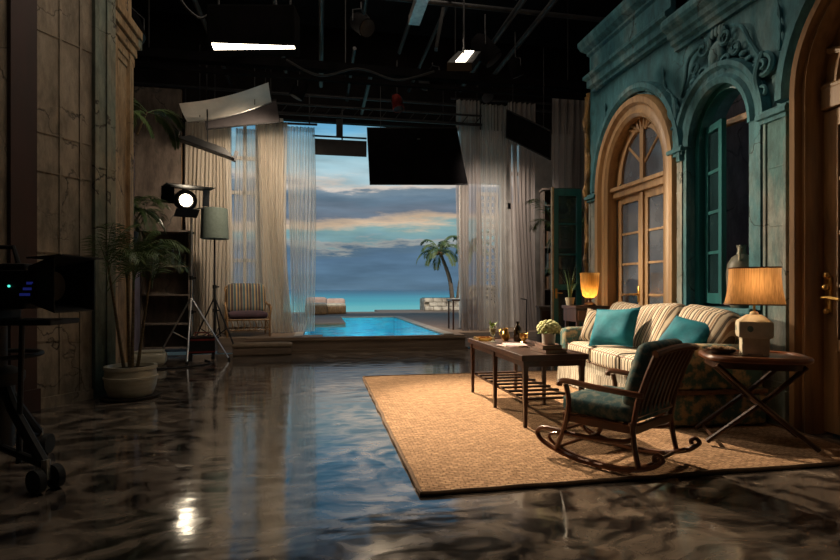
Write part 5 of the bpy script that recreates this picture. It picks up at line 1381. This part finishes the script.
ducting('black cable hanging in a loop beside the upper left fixture', [(-1.6, 6.4, 5.0), (-1.55, 6.3, 4.4), (-1.35, 6.4, 4.2), (-1.2, 6.45, 4.35)], .014)
ducting('black cable coiling across the floor by the lamp stand', [(-2.6, 8.0, .012), (-2.3, 7.85, .012), (-1.9, 7.95, .012), (-1.6, 8.3, .012), (-1.75, 8.7, .012)], .012)

# ------------------------------------------------------------------ lights
def spot(name, loc, target, energy, colr, size, blend, rad=.08):
    l = bpy.data.lights.new(name, 'SPOT'); l.energy = energy; l.color = colr; l.spot_size = R(size); l.spot_blend = blend; l.shadow_soft_size = rad
    o = bpy.data.objects.new(name, l); col.objects.link(o); o.location = loc
    o.rotation_euler = (Vector(target) - Vector(loc)).to_track_quat('-Z', 'Y').to_euler(); return o
def area(name, loc, target, energy, colr, sx, sy):
    l = bpy.data.lights.new(name, 'AREA'); l.energy = energy; l.color = colr; l.shape = 'RECTANGLE'; l.size = sx; l.size_y = sy
    o = bpy.data.objects.new(name, l); col.objects.link(o); o.location = loc
    o.rotation_euler = (Vector(target) - Vector(loc)).to_track_quat('-Z', 'Y').to_euler(); return o
spot('key_light', (.9, 9.0, 4.75), (1.9, 4.2, .2), 7600, (1, .77, .52), 37, .75, .07)
spot('facade_fill', (-1.0, 8.2, 4.9), (3.7, 5.0, 1.5), 560, (1, .82, .62), 48, .8, .1)  # added spot without a fixture, brightens the door and window sides
spot('studio_lamp_beam', (-1.93, 8.72, 2.5), (2.3, 4.6, .6), 1900, (1, .78, .52), 48, .5, .08)
spot('reflector_bounce_fill', (-1.7, 8.5, 2.95), (-1.4, 8.9, 4.1), 9, (1, .8, .6), 110, .8, .05)  # added spot standing in for lamp bounce under the reflector sheet
spot('left_curtain_fill', (-.75, 8.35, 3.85), (-1.5, 10.7, 2.5), 440, (1, .8, .58), 95, .8, .1)  # added to brighten the left curtains, no fixture built for it
spot('right_curtain_fill', (2.85, 8.75, 4.2), (3.7, 10.5, 2.0), 430, (1, .84, .7), 75, .8, .1)  # unseen spot put in to lift the dark right curtains
spot('deck_fill', (1.5, 10.9, 4.3), (2.2, 12.6, .3), 500, (1, .78, .55), 120, .8, .1)  # extra spot hidden behind the flag, added to warm the deck
area('grid_fill', (.2, 5.4, 6.5), (.2, 5.4, 0), 125, (1, .84, .66), 4, 4)  # unseen overhead source added for warm ambient fill
l = bpy.data.lights.new('back_room_fill', 'POINT'); l.energy = 9; l.color = (1, .72, .6); l.shadow_soft_size = .2  # small added source that lifts the dark space behind the facade
o = bpy.data.objects.new('back_room_fill', l); col.objects.link(o); o.location = (4.6, 3.0, 2.9)
for y in (11, 13, 15.2):
    l = bpy.data.lights.new('pool_fill', 'POINT'); l.energy = 26; l.color = (.6, .95, 1); l.shadow_soft_size = .15  # added below the water to make the basin glow
    o = bpy.data.objects.new('pool_fill', l); col.objects.link(o); o.location = (1.2, y, -.35)
l = bpy.data.lights.new('low_sun', 'SUN'); l.energy = 3.0; l.color = (1, .93, .82); l.angle = R(3)
o = bpy.data.objects.new('low_sun', l); col.objects.link(o); o.rotation_euler = (R(50), 0, R(-12))
